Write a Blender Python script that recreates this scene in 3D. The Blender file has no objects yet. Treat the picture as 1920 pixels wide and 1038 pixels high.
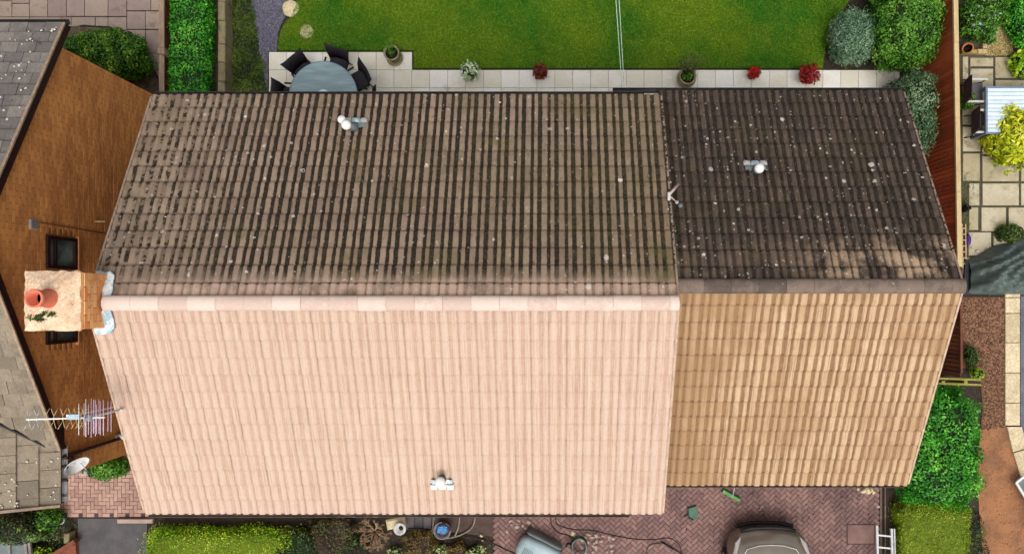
import bpy, math, random
import numpy as np
from mathutils import Vector, Matrix

random.seed(7)
RNG = np.random.default_rng(7)
SC = bpy.context.scene
COL = SC.collection
R = math.radians

# ------------------------------------------------------------------ camera, sky, sun, exposure
H = 18.5            # height of the drone above the ground, metres
F = 1350.0          # focal length in photo pixels
NX, NY = 1035.0, 562.0   # point straight below the drone
cam = bpy.data.objects.new('camera', bpy.data.cameras.new('camera'))
COL.objects.link(cam)
cam.location = (0, 0, H)
cam.rotation_euler = (0, 0, 0)
cam.data.sensor_width = 36
cam.data.lens = 36 * F / 1920
cam.data.shift_x = (960 - NX) / 1920
cam.data.shift_y = (NY - 519) / 1920
cam.data.clip_end = 1000
SC.camera = cam

SUN_EL, SUN_AZ = 64, 176      # azimuth clockwise from north (+Y)
world = bpy.data.worlds.new('World')
SC.world = world
world.use_nodes = True
wn = world.node_tree
bg = wn.nodes['Background']
sky = wn.nodes.new('ShaderNodeTexSky')
sky.sky_type = 'NISHITA'
sky.sun_disc = False
sky.sun_elevation = R(SUN_EL)
sky.sun_rotation = R(SUN_AZ)
sky.air_density = 1.0
sky.dust_density = 6.0
sky.ozone_density = 0.6
hs = wn.nodes.new('ShaderNodeHueSaturation')      # overcast: nearly grey sky
hs.inputs['Saturation'].default_value = 0.18
wn.links.new(sky.outputs[0], hs.inputs['Color'])
wn.links.new(hs.outputs[0], bg.inputs[0])
bg.inputs[1].default_value = 0.15
sl = bpy.data.lights.new('sun', 'SUN')
sl.energy = 0.62
sl.angle = R(45)
sl.color = (1.0, 0.93, 0.83)
so = bpy.data.objects.new('sun', sl)
COL.objects.link(so)
az, el = R(SUN_AZ), R(SUN_EL)
sd = Vector((math.sin(az) * math.cos(el), math.cos(az) * math.cos(el), math.sin(el)))
so.rotation_euler = sd.to_track_quat('Z', 'Y').to_euler()
so.location = (0, 0, 30)
vs = SC.view_settings
vs.view_transform = 'Standard'
vs.look = 'None'
vs.exposure = 0.52
vs.gamma = 1.0
vs.use_curve_mapping = False
GAIN = 1.35         # picture value of an open horizontal surface divided by its base colour


# ------------------------------------------------------------------ helpers
def W(px, py, z=0.0):
    k = (H - z) / F
    return Vector(((px - NX) * k, (NY - py) * k, z))


def s2l(c):
    c = c / 255.0
    return c / 12.92 if c <= 0.04045 else ((c + 0.055) / 1.055) ** 2.4


def C(r, g, b, k=1.0):
    return tuple(min(0.82, s2l(v) / GAIN * k) for v in (r, g, b)) + (1.0,)


class NT:
    def __init__(s, name):
        s.m = bpy.data.materials.new(name)
        s.m.use_nodes = True
        s.t = s.m.node_tree
        s.b = s.t.nodes['Principled BSDF']
        s.out = s.t.nodes['Material Output']

    def n(s, typ, **kw):
        o = s.t.nodes.new(typ)
        for k, v in kw.items():
            setattr(o, k, v)
        return o

    def lk(s, a, b):
        if isinstance(a, (int, float)):
            b.default_value = a
        elif isinstance(a, (tuple, list)):
            b.default_value = a
        else:
            s.t.links.new(a, b)

    def pos(s):
        return s.n('ShaderNodeNewGeometry').outputs['Position']

    def attr(s, name):
        o = s.n('ShaderNodeAttribute')
        o.attribute_name = name
        return o.outputs['Fac']

    def scale(s, vec, sc):
        o = s.n('ShaderNodeVectorMath', operation='MULTIPLY')
        s.lk(vec, o.inputs[0])
        o.inputs[1].default_value = sc
        return o.outputs[0]

    def noise(s, sc, detail=4, rough=0.6, vec=None, stretch=None):
        o = s.n('ShaderNodeTexNoise')
        v = vec if vec is not None else s.pos()
        if stretch:
            v = s.scale(v, stretch)
        s.lk(v, o.inputs['Vector'])
        o.inputs['Scale'].default_value = sc
        o.inputs['Detail'].default_value = detail
        o.inputs['Roughness'].default_value = rough
        return o.outputs['Fac']

    def vor(s, sc, vec=None, feature='F1'):
        o = s.n('ShaderNodeTexVoronoi', feature=feature)
        s.lk(vec if vec is not None else s.pos(), o.inputs['Vector'])
        o.inputs['Scale'].default_value = sc
        return o

    def ma(s, op, a, b=0.0, clamp=False):
        o = s.n('ShaderNodeMath', operation=op, use_clamp=clamp)
        s.lk(a, o.inputs[0])
        s.lk(b, o.inputs[1])
        return o.outputs[0]

    def ss(s, v, lo, hi, a=0.0, b=1.0):
        o = s.n('ShaderNodeMapRange', interpolation_type='SMOOTHSTEP')
        s.lk(v, o.inputs['Value'])
        o.inputs['From Min'].default_value = lo
        o.inputs['From Max'].default_value = hi
        o.inputs['To Min'].default_value = a
        o.inputs['To Max'].default_value = b
        return o.outputs['Result']

    def mix(s, f, a, b, mode='MIX'):
        o = s.n('ShaderNodeMix', data_type='RGBA', blend_type=mode)
        s.lk(f, o.inputs['Factor'])
        s.lk(a, o.inputs['A'])
        s.lk(b, o.inputs['B'])
        return o.outputs['Result']

    def val(s, col, f):
        o = s.n('ShaderNodeVectorMath', operation='SCALE')
        s.lk(col, o.inputs[0])
        s.lk(f, o.inputs['Scale'])
        return o.outputs[0]

    def sep(s, v):
        o = s.n('ShaderNodeSeparateXYZ')
        s.lk(v, o.inputs[0])
        return o.outputs

    def bump(s, h, strength=0.3, dist=0.01):
        o = s.n('ShaderNodeBump')
        s.lk(h, o.inputs['Height'])
        o.inputs['Strength'].default_value = strength
        o.inputs['Distance'].default_value = dist
        s.t.links.new(o.outputs[0], s.b.inputs['Normal'])

    def done(s, col, rough=0.8, metal=0.0, spec=0.3):
        s.lk(col, s.b.inputs['Base Color'])
        s.lk(rough, s.b.inputs['Roughness'])
        s.b.inputs['Metallic'].default_value = metal
        s.b.inputs['Specular IOR Level'].default_value = spec
        return s.m


def pm(name, c1, c2=None, scale=6, rough=0.85, metal=0.0, spec=0.25, fine=60, var=0.25, rnd=0.6,
       stain=None, stain_scale=2.0, stain_lo=0.55, stain_hi=0.7, bump=0.25, bdist=0.006, stretch=None):
    """general weathered surface: two tones by noise and by piece, fine grain, optional stains"""
    t = NT(name)
    c2 = c2 or c1
    nz = t.noise(scale, 5, 0.65, stretch=stretch)
    f = t.ma('ADD', t.ss(nz, 0.3, 0.7), t.ma('MULTIPLY', t.ma('SUBTRACT', t.attr('rnd'), 0.5), rnd * 2), True)
    col = t.mix(f, c1, c2)
    fn = t.noise(fine, 3, 0.7, stretch=stretch)
    col = t.val(col, t.ss(fn, 0.2, 0.8, 1 - var, 1 + var))
    if stain:
        col = t.mix(t.ss(t.noise(stain_scale, 6, 0.7), stain_lo, stain_hi), col, stain)
    if bump:
        t.bump(fn, bump, bdist)
    return t.done(col, rough, metal, spec)


def leafmat(name, cols, trans=0.25, rough=0.5, k=1.45):
    t = NT(name)
    rp = t.n('ShaderNodeValToRGB')
    els = rp.color_ramp.elements
    while len(els) < len(cols):
        els.new(0.5)
    for i, c in enumerate(cols):
        els[i].position = i / (len(cols) - 1)
        els[i].color = C(*c, k)
    big = t.noise(1.6, 3, 0.5)
    f = t.ma('ADD', t.attr('rnd'), t.ss(big, 0.25, 0.75, -0.25, 0.25), True)
    t.lk(f, rp.inputs[0])
    t.done(rp.outputs[0], rough, 0, 0.35)
    tr = t.n('ShaderNodeBsdfTranslucent')
    t.lk(rp.outputs[0], tr.inputs[0])
    mx = t.n('ShaderNodeMixShader')
    mx.inputs[0].default_value = trans
    t.t.links.new(t.b.outputs[0], mx.inputs[1])
    t.t.links.new(tr.outputs[0], mx.inputs[2])
    t.t.links.new(mx.outputs[0], t.out.inputs[0])
    return t.m


WL = {}


def wl(o):
    return WL.get(o.name, Vector((0, 0, 0))) if o is not None else Vector((0, 0, 0))


def tag(o, label=None, cat=None, group=None, kind=None):
    if label:
        o['label'] = label
    if cat:
        o['category'] = cat
    if group:
        o['group'] = group
    if kind:
        o['kind'] = kind
    return o


def thing(name, label, cat, loc=(0, 0, 0), group=None):
    o = bpy.data.objects.new(name, None)
    o.empty_display_size = 0.1
    COL.objects.link(o)
    o.location = loc
    WL[o.name] = Vector(loc)
    return tag(o, label, cat, group)


def link(name, me, parent=None, M=None):
    o = bpy.data.objects.new(name, me)
    COL.objects.link(o)
    if parent is not None:
        o.parent = parent
        o.matrix_basis = Matrix.Translation(-wl(parent)) @ (M if M is not None else Matrix.Identity(4))
        WL[o.name] = Vector((0, 0, 0)) if M is None else M.to_translation()
    elif M is not None:
        o.matrix_basis = M
        WL[o.name] = M.to_translation()
    return o


def set_rnd(me, v):
    a = me.attributes.get('rnd') or me.attributes.new('rnd', 'FLOAT', 'FACE')
    a.data.foreach_set('value', np.full(len(me.polygons), v, dtype=np.float32) if np.isscalar(v) else np.asarray(v, dtype=np.float32))


class MB:
    def __init__(s):
        s.v, s.f, s.mi, s.sm = [], [], [], []

    def add(s, vs, fs, mi=0, sm=False):
        o = len(s.v)
        s.v += [tuple(p) for p in vs]
        for f in fs:
            s.f.append(tuple(i + o for i in f))
            s.mi.append(mi)
            s.sm.append(sm)
        return s

    def box(s, x0, y0, z0, x1, y1, z1, M=None, mi=0, ch=0.0):
        if ch:
            c = ch
            vs = [(x0, y0, z0), (x1, y0, z0), (x1, y1, z0), (x0, y1, z0),
                  (x0, y0, z1 - c), (x1, y0, z1 - c), (x1, y1, z1 - c), (x0, y1, z1 - c),
                  (x0 + c, y0 + c, z1), (x1 - c, y0 + c, z1), (x1 - c, y1 - c, z1), (x0 + c, y1 - c, z1)]
            fs = [(3, 2, 1, 0), (8, 9, 10, 11)]
            for a in (0, 4):
                for i in range(4):
                    j = (i + 1) % 4
                    fs.append((a + i, a + j, a + 4 + j, a + 4 + i))
        else:
            vs = [(x0, y0, z0), (x1, y0, z0), (x1, y1, z0), (x0, y1, z0), (x0, y0, z1), (x1, y0, z1), (x1, y1, z1), (x0, y1, z1)]
            fs = [(3, 2, 1, 0), (4, 5, 6, 7), (0, 1, 5, 4), (1, 2, 6, 5), (2, 3, 7, 6), (3, 0, 4, 7)]
        if M is not None:
            vs = [M @ Vector(p) for p in vs]
        return s.add(vs, fs, mi)

    def bar(s, a, b, w, h, mi=0):
        """box of section w x h running from a to b"""
        a, b = Vector(a), Vector(b)
        d = b - a
        q = d.to_track_quat('X', 'Z').to_matrix().to_4x4()
        return s.box(0, -w / 2, -h / 2, d.length, w / 2, h / 2, Matrix.Translation(a) @ q, mi)

    def tube(s, path, r, n=6, mi=0, cap=True, closed=False):
        P = [Vector(p) for p in path]
        vs, fs = [], []
        m = len(P)
        up = None
        for i, p in enumerate(P):
            if closed:
                d = P[(i + 1) % m] - P[i - 1]
            else:
                d = P[min(i + 1, m - 1)] - P[max(i - 1, 0)]
            d = d.normalized() if d.length > 1e-9 else Vector((0, 0, 1))
            if up is None:
                up = Vector((0, 0, 1)) if abs(d.z) < 0.9 else Vector((1, 0, 0))
            a = d.cross(up)
            a = a.normalized() if a.length > 1e-6 else d.orthogonal().normalized()
            b = a.cross(d).normalized()
            up = b
            rr = r[i] if isinstance(r, (list, tuple)) else r
            for k in range(n):
                t = 2 * math.pi * k / n
                vs.append(p + a * math.cos(t) * rr + b * math.sin(t) * rr)
        for i in range(m if closed else m - 1):
            for k in range(n):
                i2 = (i + 1) % m
                fs.append((i * n + k, i * n + (k + 1) % n, i2 * n + (k + 1) % n, i2 * n + k))
        if cap and not closed:
            fs.append(tuple(range(n))[::-1])
            fs.append(tuple((m - 1) * n + k for k in range(n)))
        return s.add(vs, fs, mi, True)

    def lathe(s, prof, c=(0, 0, 0), n=20, mi=0, M=None, wob=0.0, sm=True):
        vs, fs = [], []
        ph = [random.uniform(0, 6.28) for _ in range(3)]
        for r, z in prof:
            for k in range(n):
                t = 2 * math.pi * k / n
                w = 1 + wob * (math.sin(3 * t + ph[0]) + math.sin(5 * t + ph[1]) + math.sin(8 * t + ph[2])) / 2
                p = Vector((r * w * math.cos(t), r * w * math.sin(t), z))
                vs.append((M @ p if M is not None else p) + Vector(c))
        m = len(prof)
        for i in range(m - 1):
            for k in range(n):
                fs.append((i * n + k, i * n + (k + 1) % n, (i + 1) * n + (k + 1) % n, (i + 1) * n + k))
        if prof[0][0] > 1e-4:
            fs.append(tuple(range(n))[::-1])
        if prof[-1][0] > 1e-4:
            fs.append(tuple((m - 1) * n + k for k in range(n)))
        return s.add(vs, fs, mi, sm)

    def prism(s, poly, z0, z1, mi=0):
        """poly counter clockwise in xy"""
        a = sum(poly[i - 1][0] * poly[i][1] - poly[i][0] * poly[i - 1][1] for i in range(len(poly)))
        if a < 0:
            poly = poly[::-1]
        n = len(poly)
        vs = [(p[0], p[1], z0) for p in poly] + [(p[0], p[1], z1) for p in poly]
        fs = [tuple(range(n))[::-1], tuple(range(n, 2 * n))]
        fs += [(i, (i + 1) % n, n + (i + 1) % n, n + i) for i in range(n)]
        return s.add(vs, fs, mi)

    def grid(s, rows, mi=0, sm=True, closed=False):
        """rows of points, equal length"""
        n = len(rows[0])
        vs = [p for r in rows for p in r]
        fs = []
        for i in range(len(rows) - 1):
            for k in range(n if closed else n - 1):
                fs.append((i * n + k, i * n + (k + 1) % n, (i + 1) * n + (k + 1) % n, (i + 1) * n + k))
        return s.add(vs, fs, mi, sm)

    def mesh(s, name, mats, off=Vector((0, 0, 0))):
        me = bpy.data.meshes.new(name)
        me.from_pydata([(p[0] - off[0], p[1] - off[1], p[2] - off[2]) for p in s.v], [], s.f)
        for m in (mats if isinstance(mats, (list, tuple)) else [mats]):
            me.materials.append(m)
        me.polygons.foreach_set('material_index', s.mi)
        me.polygons.foreach_set('use_smooth', s.sm)
        me.update()
        return me

    def build(s, name, mats, parent=None, rnd=0.5, loc=None):
        """world-space geometry -> object with its origin at loc (or at the parent's)"""
        off = Vector(loc) if loc is not None else Vector((0, 0, 0))
        me = s.mesh(name, mats, off)
        set_rnd(me, rnd)
        o = bpy.data.objects.new(name, me)
        COL.objects.link(o)
        if parent is not None:
            o.parent = parent
            o.location = off - wl(parent)
        else:
            o.location = off
        WL[o.name] = off
        return o


def variants(mb, name, mats, k=7):
    out = []
    for i in range(k):
        me = mb.mesh(name, mats)
        set_rnd(me, (i + 0.5) / k)
        out.append(me)
    return out


def join_inst(name, vars_, Ms, picks, parent, extra=()):
    """many pieces in one mesh object"""
    base = vars_[0]
    nv, nf = len(base.vertices), len(base.polygons)
    co = np.empty(nv * 3, np.float64)
    base.vertices.foreach_get('co', co)
    co = co.reshape(-1, 3)
    faces = [tuple(p.vertices) for p in base.polygons]
    ls = np.array([len(f) for f in faces])
    fv = np.concatenate([np.array(f) for f in faces])
    n = len(Ms)
    A = np.array([[list(r) for r in M] for M in Ms])
    V = np.einsum('nij,vj->nvi', A[:, :3, :3], co) + A[:, None, :3, 3]
    V = V.reshape(-1, 3) - np.array(wl(parent))
    me = bpy.data.meshes.new(name)
    me.vertices.add(n * nv)
    me.vertices.foreach_set('co', V.ravel())
    L = (fv[None, :] + (np.arange(n) * nv)[:, None]).ravel()
    me.loops.add(len(L))
    me.loops.foreach_set('vertex_index', L.astype(np.int32))
    tot = np.tile(ls, n)
    me.polygons.add(n * nf)
    me.polygons.foreach_set('loop_start', np.concatenate([[0], np.cumsum(tot)[:-1]]).astype(np.int32))
    mi = np.empty(nf, np.int32)
    base.polygons.foreach_get('material_index', mi)
    me.polygons.foreach_set('material_index', np.tile(mi, n))
    sm = np.empty(nf, bool)
    base.polygons.foreach_get('use_smooth', sm)
    me.polygons.foreach_set('use_smooth', np.tile(sm, n))
    for m in base.materials:
        me.materials.append(m)
    me.update(calc_edges=True)
    k = len(vars_)
    set_rnd(me, np.repeat((np.array(picks) + 0.5) / k, nf))
    for nm in ('prof', 'up'):
        pr = base.attributes.get(nm)
        if pr:
            d = np.empty(nv, np.float32)
            pr.data.foreach_get('value', d)
            a = me.attributes.new(nm, 'FLOAT', 'POINT')
            a.data.foreach_set('value', np.tile(d, n))
    o = bpy.data.objects.new(name, me)
    COL.objects.link(o)
    if parent is not None:
        o.parent = parent
    WL[o.name] = wl(parent)
    o['kind'] = 'stuff'
    return o


def pieces(parent, name, vars_, Ms, limit=300, rest_name=None):
    picks = [random.randrange(len(vars_)) for _ in Ms]
    for M, p in list(zip(Ms, picks))[:limit]:
        o = bpy.data.objects.new(name, vars_[p])
        COL.objects.link(o)
        o.parent = parent
        o.matrix_basis = Matrix.Translation(-wl(parent)) @ M
    if len(Ms) > limit:
        join_inst(rest_name or name + 's', vars_, Ms[limit:], picks[limit:], parent)


def copy_tree(o, parent=None):
    c = o.copy()
    COL.objects.link(c)
    if parent is not None:
        c.parent = parent
    for ch in list(o.children):
        copy_tree(ch, c)
    return c


def sheet(name, poly_px, z, mat, depth=0.05, label=None, cat=None, kind='structure'):
    pts = [tuple(W(x, y, 0)[:2]) for x, y in poly_px]
    o = MB().prism(pts, z - depth, z).build(name, mat)
    return tag(o, label, cat, None, kind)


def inside(p, poly):
    x, y = p
    c = False
    for i in range(len(poly)):
        x1, y1 = poly[i - 1]
        x2, y2 = poly[i]
        if (y1 > y) != (y2 > y) and x < (x2 - x1) * (y - y1) / (y2 - y1) + x1:
            c = not c
    return c


# ------------------------------------------------------------------ leaves and plants
def leaf_mesh(name, P, N, size, mat, aspect=0.5, jit=0.6, rng=RNG, fold=0.12, cl=None):
    n = len(P)
    Nn = N + rng.normal(0, jit, (n, 3))
    Nn /= np.linalg.norm(Nn, axis=1)[:, None] + 1e-9
    T = np.cross(Nn, rng.normal(0, 1, (n, 3)))
    T /= np.linalg.norm(T, axis=1)[:, None] + 1e-9
    B = np.cross(Nn, T)
    L = size * rng.uniform(0.6, 1.25, (n, 1))
    w = L * aspect * 0.5
    V = np.empty((n, 4, 3))
    V[:, 0] = P - T * L * 0.5
    V[:, 1] = P + B * w + Nn * L * fold
    V[:, 2] = P + T * L * 0.5
    V[:, 3] = P - B * w + Nn * L * fold
    me = bpy.data.meshes.new(name)
    me.vertices.add(n * 4)
    me.vertices.foreach_set('co', V.ravel())
    me.loops.add(n * 4)
    me.loops.foreach_set('vertex_index', np.arange(n * 4, dtype=np.int32))
    me.polygons.add(n)
    me.polygons.foreach_set('loop_start', (np.arange(n) * 4).astype(np.int32))
    me.materials.append(mat)
    me.update(calc_edges=True)
    r = rng.uniform(0, 1, n)
    if cl is not None:
        r = np.clip(0.5 * r + 0.5 * cl, 0, 1)
    set_rnd(me, r)
    return me


def lumps(D, amp, freq, seed):
    rs = np.random.default_rng(seed)
    s = np.zeros(len(D))
    for i in range(5):
        k = rs.normal(0, freq, 3)
        s += np.sin(D @ k + rs.uniform(0, 6.28))
    return amp * s / 2.2


def plant(name, label, cat, c, rad, n, leaf, mat, k=2.0, amp=0.12, freq=4.0, seed=1, group=None, aspect=0.5,
          jit=0.6, core=True, core_mat=None, shell=0.72, stem=True, core_s=0.8, parent=None, flowers=None):
    """shrub: leaf-covered lumpy super-ellipsoid with a dense inner growth and a stem; c = ground point, rad = (rx, ry, height)"""
    rng = np.random.default_rng(seed)
    c = Vector(c)
    t = thing(name, label, cat, c, group) if parent is None else parent
    hz = rad[2] / 2
    cc = np.array([c.x, c.y, c.z + hz * 1.02])
    S = np.array([rad[0], rad[1], hz])

    def norm(D):
        return (np.abs(D) ** k).sum(1) ** (1 / k) + lumps(D * S / max(S), amp, freq, seed)
    pts = []
    got = 0
    while got < n:
        D = rng.uniform(-1.16, 1.16, (n * 3, 3))
        q = norm(D)
        keep = D[(q > shell) & (q < 1 + 0.11 * rng.uniform(0, 1, len(D)) ** 5) & (D[:, 2] > -0.93)]
        pts.append(keep)
        got += len(keep)
    D = np.concatenate(pts)[:n]
    g = np.sign(D) * np.abs(D) ** (k - 1) / S
    g /= np.linalg.norm(g, axis=1)[:, None]
    cl = 0.5 + lumps(D * S / max(S), 0.35, freq * 2.2, seed + 5)
    me = leaf_mesh('foliage', D * S + cc - np.array(c), g, leaf, mat, aspect, jit, rng, cl=cl)
    o = bpy.data.objects.new('foliage', me)
    COL.objects.link(o)
    o.parent = t
    o.location = c - wl(t)
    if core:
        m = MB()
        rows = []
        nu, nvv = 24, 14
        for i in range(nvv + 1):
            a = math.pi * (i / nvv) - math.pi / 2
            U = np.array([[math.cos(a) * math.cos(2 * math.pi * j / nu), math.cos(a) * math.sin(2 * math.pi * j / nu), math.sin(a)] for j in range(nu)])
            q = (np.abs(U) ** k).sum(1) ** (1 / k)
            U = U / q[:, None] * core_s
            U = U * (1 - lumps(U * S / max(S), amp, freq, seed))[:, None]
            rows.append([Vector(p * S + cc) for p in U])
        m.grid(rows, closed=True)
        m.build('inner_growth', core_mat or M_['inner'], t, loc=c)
    if stem:
        m = MB()
        m.tube([c, c + Vector((0.01, 0.01, rad[2] * 0.3)), c + Vector((0.0, 0.02, rad[2] * 0.6))], [0.03, 0.022, 0.012], 6)
        m.build('stem', M_['bark'], t, loc=c)
    if flowers:
        fm, fn, fs = flowers
        i = rng.choice(len(D), fn)
        top = D[i].copy()
        fmesh = leaf_mesh('flowers', top * 1.03 * S + cc - np.array(c), g[i], fs, M_[fm], 0.9, 0.3, rng)
        fo = bpy.data.objects.new('flower_heads', fmesh)
        COL.objects.link(fo)
        fo.parent = t
        fo.location = c - wl(t)
    return t


# ------------------------------------------------------------------ materials
M_ = {}


def tile_mat(name, top1, top2, low1, low2, trough_amt, near_ridge=None, spots=0.0, spot_scale=3.0, algae=None, pale=None,
             left_clean=None, lo=0.25, hi=0.7, noise_amt=0.9, head=(None, 0.5), streak=0.0, patch=None):
    t = NT(name)
    pos = t.pos()
    xyz = t.sep(pos)
    prof = t.attr('prof')
    up = t.attr('up')
    rnd = t.attr('rnd')
    nz = t.noise(13, 5, 0.72, stretch=(1.5, 0.7, 0.7))
    nbig = t.noise(0.55, 3, 0.6)
    top = t.mix(t.ma('ADD', t.ma('MULTIPLY', rnd, 0.7), t.ss(t.noise(2.2, 4), 0.3, 0.7, -0.15, 0.5), True), top1, top2)
    low = t.mix(t.ss(nz, 0.3, 0.7), low1, low2)
    pv = t.ma('ADD', prof, t.ma('MULTIPLY', t.ma('SUBTRACT', nz, 0.5), noise_amt))
    mask = t.ss(pv, lo, hi, 1, 0)
    amt = t.ma('ADD', trough_amt, t.ma('MULTIPLY', t.ma('SUBTRACT', nbig, 0.5), 0.7), True)  # how far channels take the low tones; on rear slopes this is dirt
    if left_clean:
        lc = t.ss(t.ma('ADD', xyz[0], t.ma('MULTIPLY', nbig, 1.5)), left_clean[0], left_clean[1])
        chunky = t.ss(t.noise(5.5, 3, 0.6), 0.44, 0.6)
        amt = t.ma('MULTIPLY', amt, t.ma('MAXIMUM', lc, chunky))
    if near_ridge:
        yy = t.ma('ADD', xyz[1], t.ma('MULTIPLY', t.noise(6, 3, 0.6, stretch=(1.5, 0.5, 0.5)), 0.45))
        amt = t.ma('MULTIPLY', amt, t.ss(yy, near_ridge[0], near_ridge[1]))
    col = t.mix(t.ma('MULTIPLY', mask, amt), top, low)
    if streak:
        sk = t.noise(1.0, 3, 0.6, stretch=(46, 1.1, 1.1))
        col = t.mix(t.ma('MULTIPLY', t.ss(sk, 0.52, 0.66), streak), col, low1)
    if algae:
        col = t.mix(t.ma('MULTIPLY', t.ss(t.noise(1.3, 5, 0.7), 0.5, 0.75), 0.5), col, algae)
    if patch:
        col = t.mix(t.ma('MULTIPLY', t.ss(t.ma('ADD', t.noise(0.8, 4, 0.6), t.ss(xyz[0], patch[1], patch[2], 0.22, 0.0)), 0.45, 0.75), patch[3]), col, patch[0])
    if pale:
        yy = t.ma('ADD', xyz[1], t.ma('MULTIPLY', t.noise(2.6, 5, 0.7), pale[3]))
        near = t.ss(yy, pale[1], pale[1] + pale[4], 1, 0)
        xx = t.ma('MULTIPLY', t.ss(t.noise(1.6, 5, 0.7), pale[2], pale[2] + 0.2), near)
        if len(pale) > 5:
            xx = t.ma('MULTIPLY', xx, t.ss(xyz[0], pale[5], pale[6], 0.12, 0.9))
        xx = t.ma('MULTIPLY', xx, t.ss(t.ma('ADD', prof, t.ma('MULTIPLY', nz, 0.8)), 0.35, 0.8, 0.3, 1))
        col = t.mix(xx, col, pale[0])
    # dirt and painted-in course shadow below the tail of the tile above, thickest in the channels
    if head[0]:
        hm = t.ma('ADD', up, t.ma('MULTIPLY', t.ma('SUBTRACT', t.noise(17, 3, 0.6), 0.5), 0.22))
        hm = t.ma('MULTIPLY', t.ss(hm, 0.80, 0.97), t.ss(t.ma('ADD', prof, t.ma('MULTIPLY', nz, 0.6)), 0.2, 1.2, head[1], head[1] * 0.35))
        col = t.mix(hm, col, head[0])
    fn = t.noise(70, 3, 0.7)
    col = t.val(col, t.ss(fn, 0.2, 0.8, 0.80, 1.20))
    if spots:
        flat = t.n('ShaderNodeCombineXYZ')
        t.lk(xyz[0], flat.inputs[0])
        t.lk(xyz[1], flat.inputs[1])
        wv = t.n('ShaderNodeVectorMath', operation='ADD')
        t.lk(flat.outputs[0], wv.inputs[0])
        nn = t.n('ShaderNodeTexNoise')
        t.lk(pos, nn.inputs['Vector'])
        nn.inputs['Scale'].default_value = 24
        t.lk(t.scale(nn.outputs['Color'], (0.06, 0.06, 0)), wv.inputs[1])
        for sc, thr, r, am in ((spot_scale, spots, 0.024, 0.95), (spot_scale * 2.3, spots * 0.8, 0.014, 0.7), (spot_scale * 5, spots * 0.8, 0.009, 0.45)):
            v = t.vor(sc, wv.outputs[0])
            v.voronoi_dimensions = '2D'
            cr = t.sep(v.outputs['Color'])
            rad = t.ma('MULTIPLY', t.ss(cr[0], 1 - thr, 1.0, r * sc * 0.5, r * sc * 1.5), t.ss(cr[2], 0.3, 1.0, 0.55, 1.35))
            sp = t.ma('MULTIPLY', t.ma('LESS_THAN', v.outputs['Distance'], rad), t.ma('GREATER_THAN', cr[0], 1 - thr))
            col = t.mix(t.ma('MULTIPLY', sp, t.ss(cr[1], 0.0, 1.0, am * 0.45, am)), col, C(226, 214, 204))
    t.bump(t.ma('ADD', fn, t.ma('MULTIPLY', nz, 1.5)), 0.35, 0.008)
    M_[name] = t.done(col, 0.85, 0, 0.25)


tile_mat('tile_rear', C(163, 140, 120), C(138, 117, 101), C(40, 32, 26), C(66, 52, 40), 1.15, near_ridge=(0.42, 0.78), spots=0.15, spot_scale=3.2,
         algae=C(98, 90, 44), left_clean=(-7.0, -4.2), lo=0.5, hi=0.95, noise_amt=1.3, head=(C(52, 42, 34), 0.95), pale=(C(200, 168, 148), 0.34, 0.36, 0.25, 0.2), patch=(C(96, 84, 46), 2.0, -3.5, 0.28))
tile_mat('tile_rear_dark', C(106, 88, 76), C(80, 68, 60), C(40, 33, 29), C(58, 48, 40), 0.95, spots=0.19, spot_scale=3.4, algae=C(84, 76, 42),
         pale=(C(194, 164, 134), 1.22, 0.40, 0.9, 0.45, 3.9, 5.2), lo=0.5, hi=1.1, noise_amt=1.2, head=(C(36, 30, 27), 0.85), streak=0.5)
tile_mat('tile_front', C(213, 187, 167), C(210, 180, 162), C(176, 142, 118), C(190, 156, 132), 0.65, lo=-0.1, hi=0.6, noise_amt=0.8, head=(C(180, 146, 124), 0.35), streak=0.55)
tile_mat('tile_front_tan', C(212, 182, 146), C(192, 160, 123), C(138, 104, 74), C(158, 122, 88), 1.0, lo=0.2, hi=1.0, noise_amt=1.0, head=(C(112, 80, 56), 1.0), streak=0.6, patch=(C(158, 122, 84), 2.2, 4.4, 0.65))
M_['ridge_pale'] = pm('ridge_pale', C(226, 203, 189), C(210, 184, 170), 8, var=0.14, fine=90, rnd=0.9, stain=C(190, 166, 150), stain_scale=5, stain_lo=0.6, stain_hi=0.75)
M_['ridge_dark'] = pm('ridge_dark', C(128, 110, 98), C(92, 80, 72), 5, stain=C(190, 178, 160), stain_scale=9, stain_lo=0.66, stain_hi=0.7)
M_['bracket'] = pm('bracket', C(214, 190, 176), C(190, 166, 152), 8)
M_['deck'] = pm('deck', C(38, 32, 30), C(50, 42, 38), 8)
M_['verge'] = pm('verge', C(214, 184, 160), C(176, 150, 130), 7)
M_['verge_rear'] = pm('verge_rear', C(165, 142, 124), C(130, 112, 98), 7)
M_['brick'] = pm('brick', C(240, 164, 92), C(204, 134, 76), 2.5, var=0.10, fine=45, rnd=0.45, stain=C(172, 110, 70), stain_scale=0.9, stain_lo=0.56, stain_hi=0.8, stretch=(1, .5, 1))
M_['brick_orange'] = pm('brick_orange', C(255, 196, 132), C(240, 160, 100), 8, var=0.15, fine=60, rnd=0.8)
M_['brick_red'] = pm('brick_red', C(150, 88, 62), C(120, 70, 52), 8, rnd=0.8)
M_['mortar'] = pm('mortar', C(196, 138, 80), C(166, 116, 70), 10)
M_['mortar_cap'] = pm('mortar_cap', C(242, 214, 182), C(226, 186, 152), 5, var=0.25, fine=30, stain=C(120, 118, 70), stain_scale=4.5, stain_lo=0.62, stain_hi=0.68, bump=0.6, bdist=0.02)
M_['slate'] = pm('slate', C(134, 126, 118), C(108, 102, 98), 4, var=0.25, fine=35, rnd=0.7, stain=C(70, 66, 64), stain_scale=5, stain_lo=0.58, stain_hi=0.75)
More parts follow.
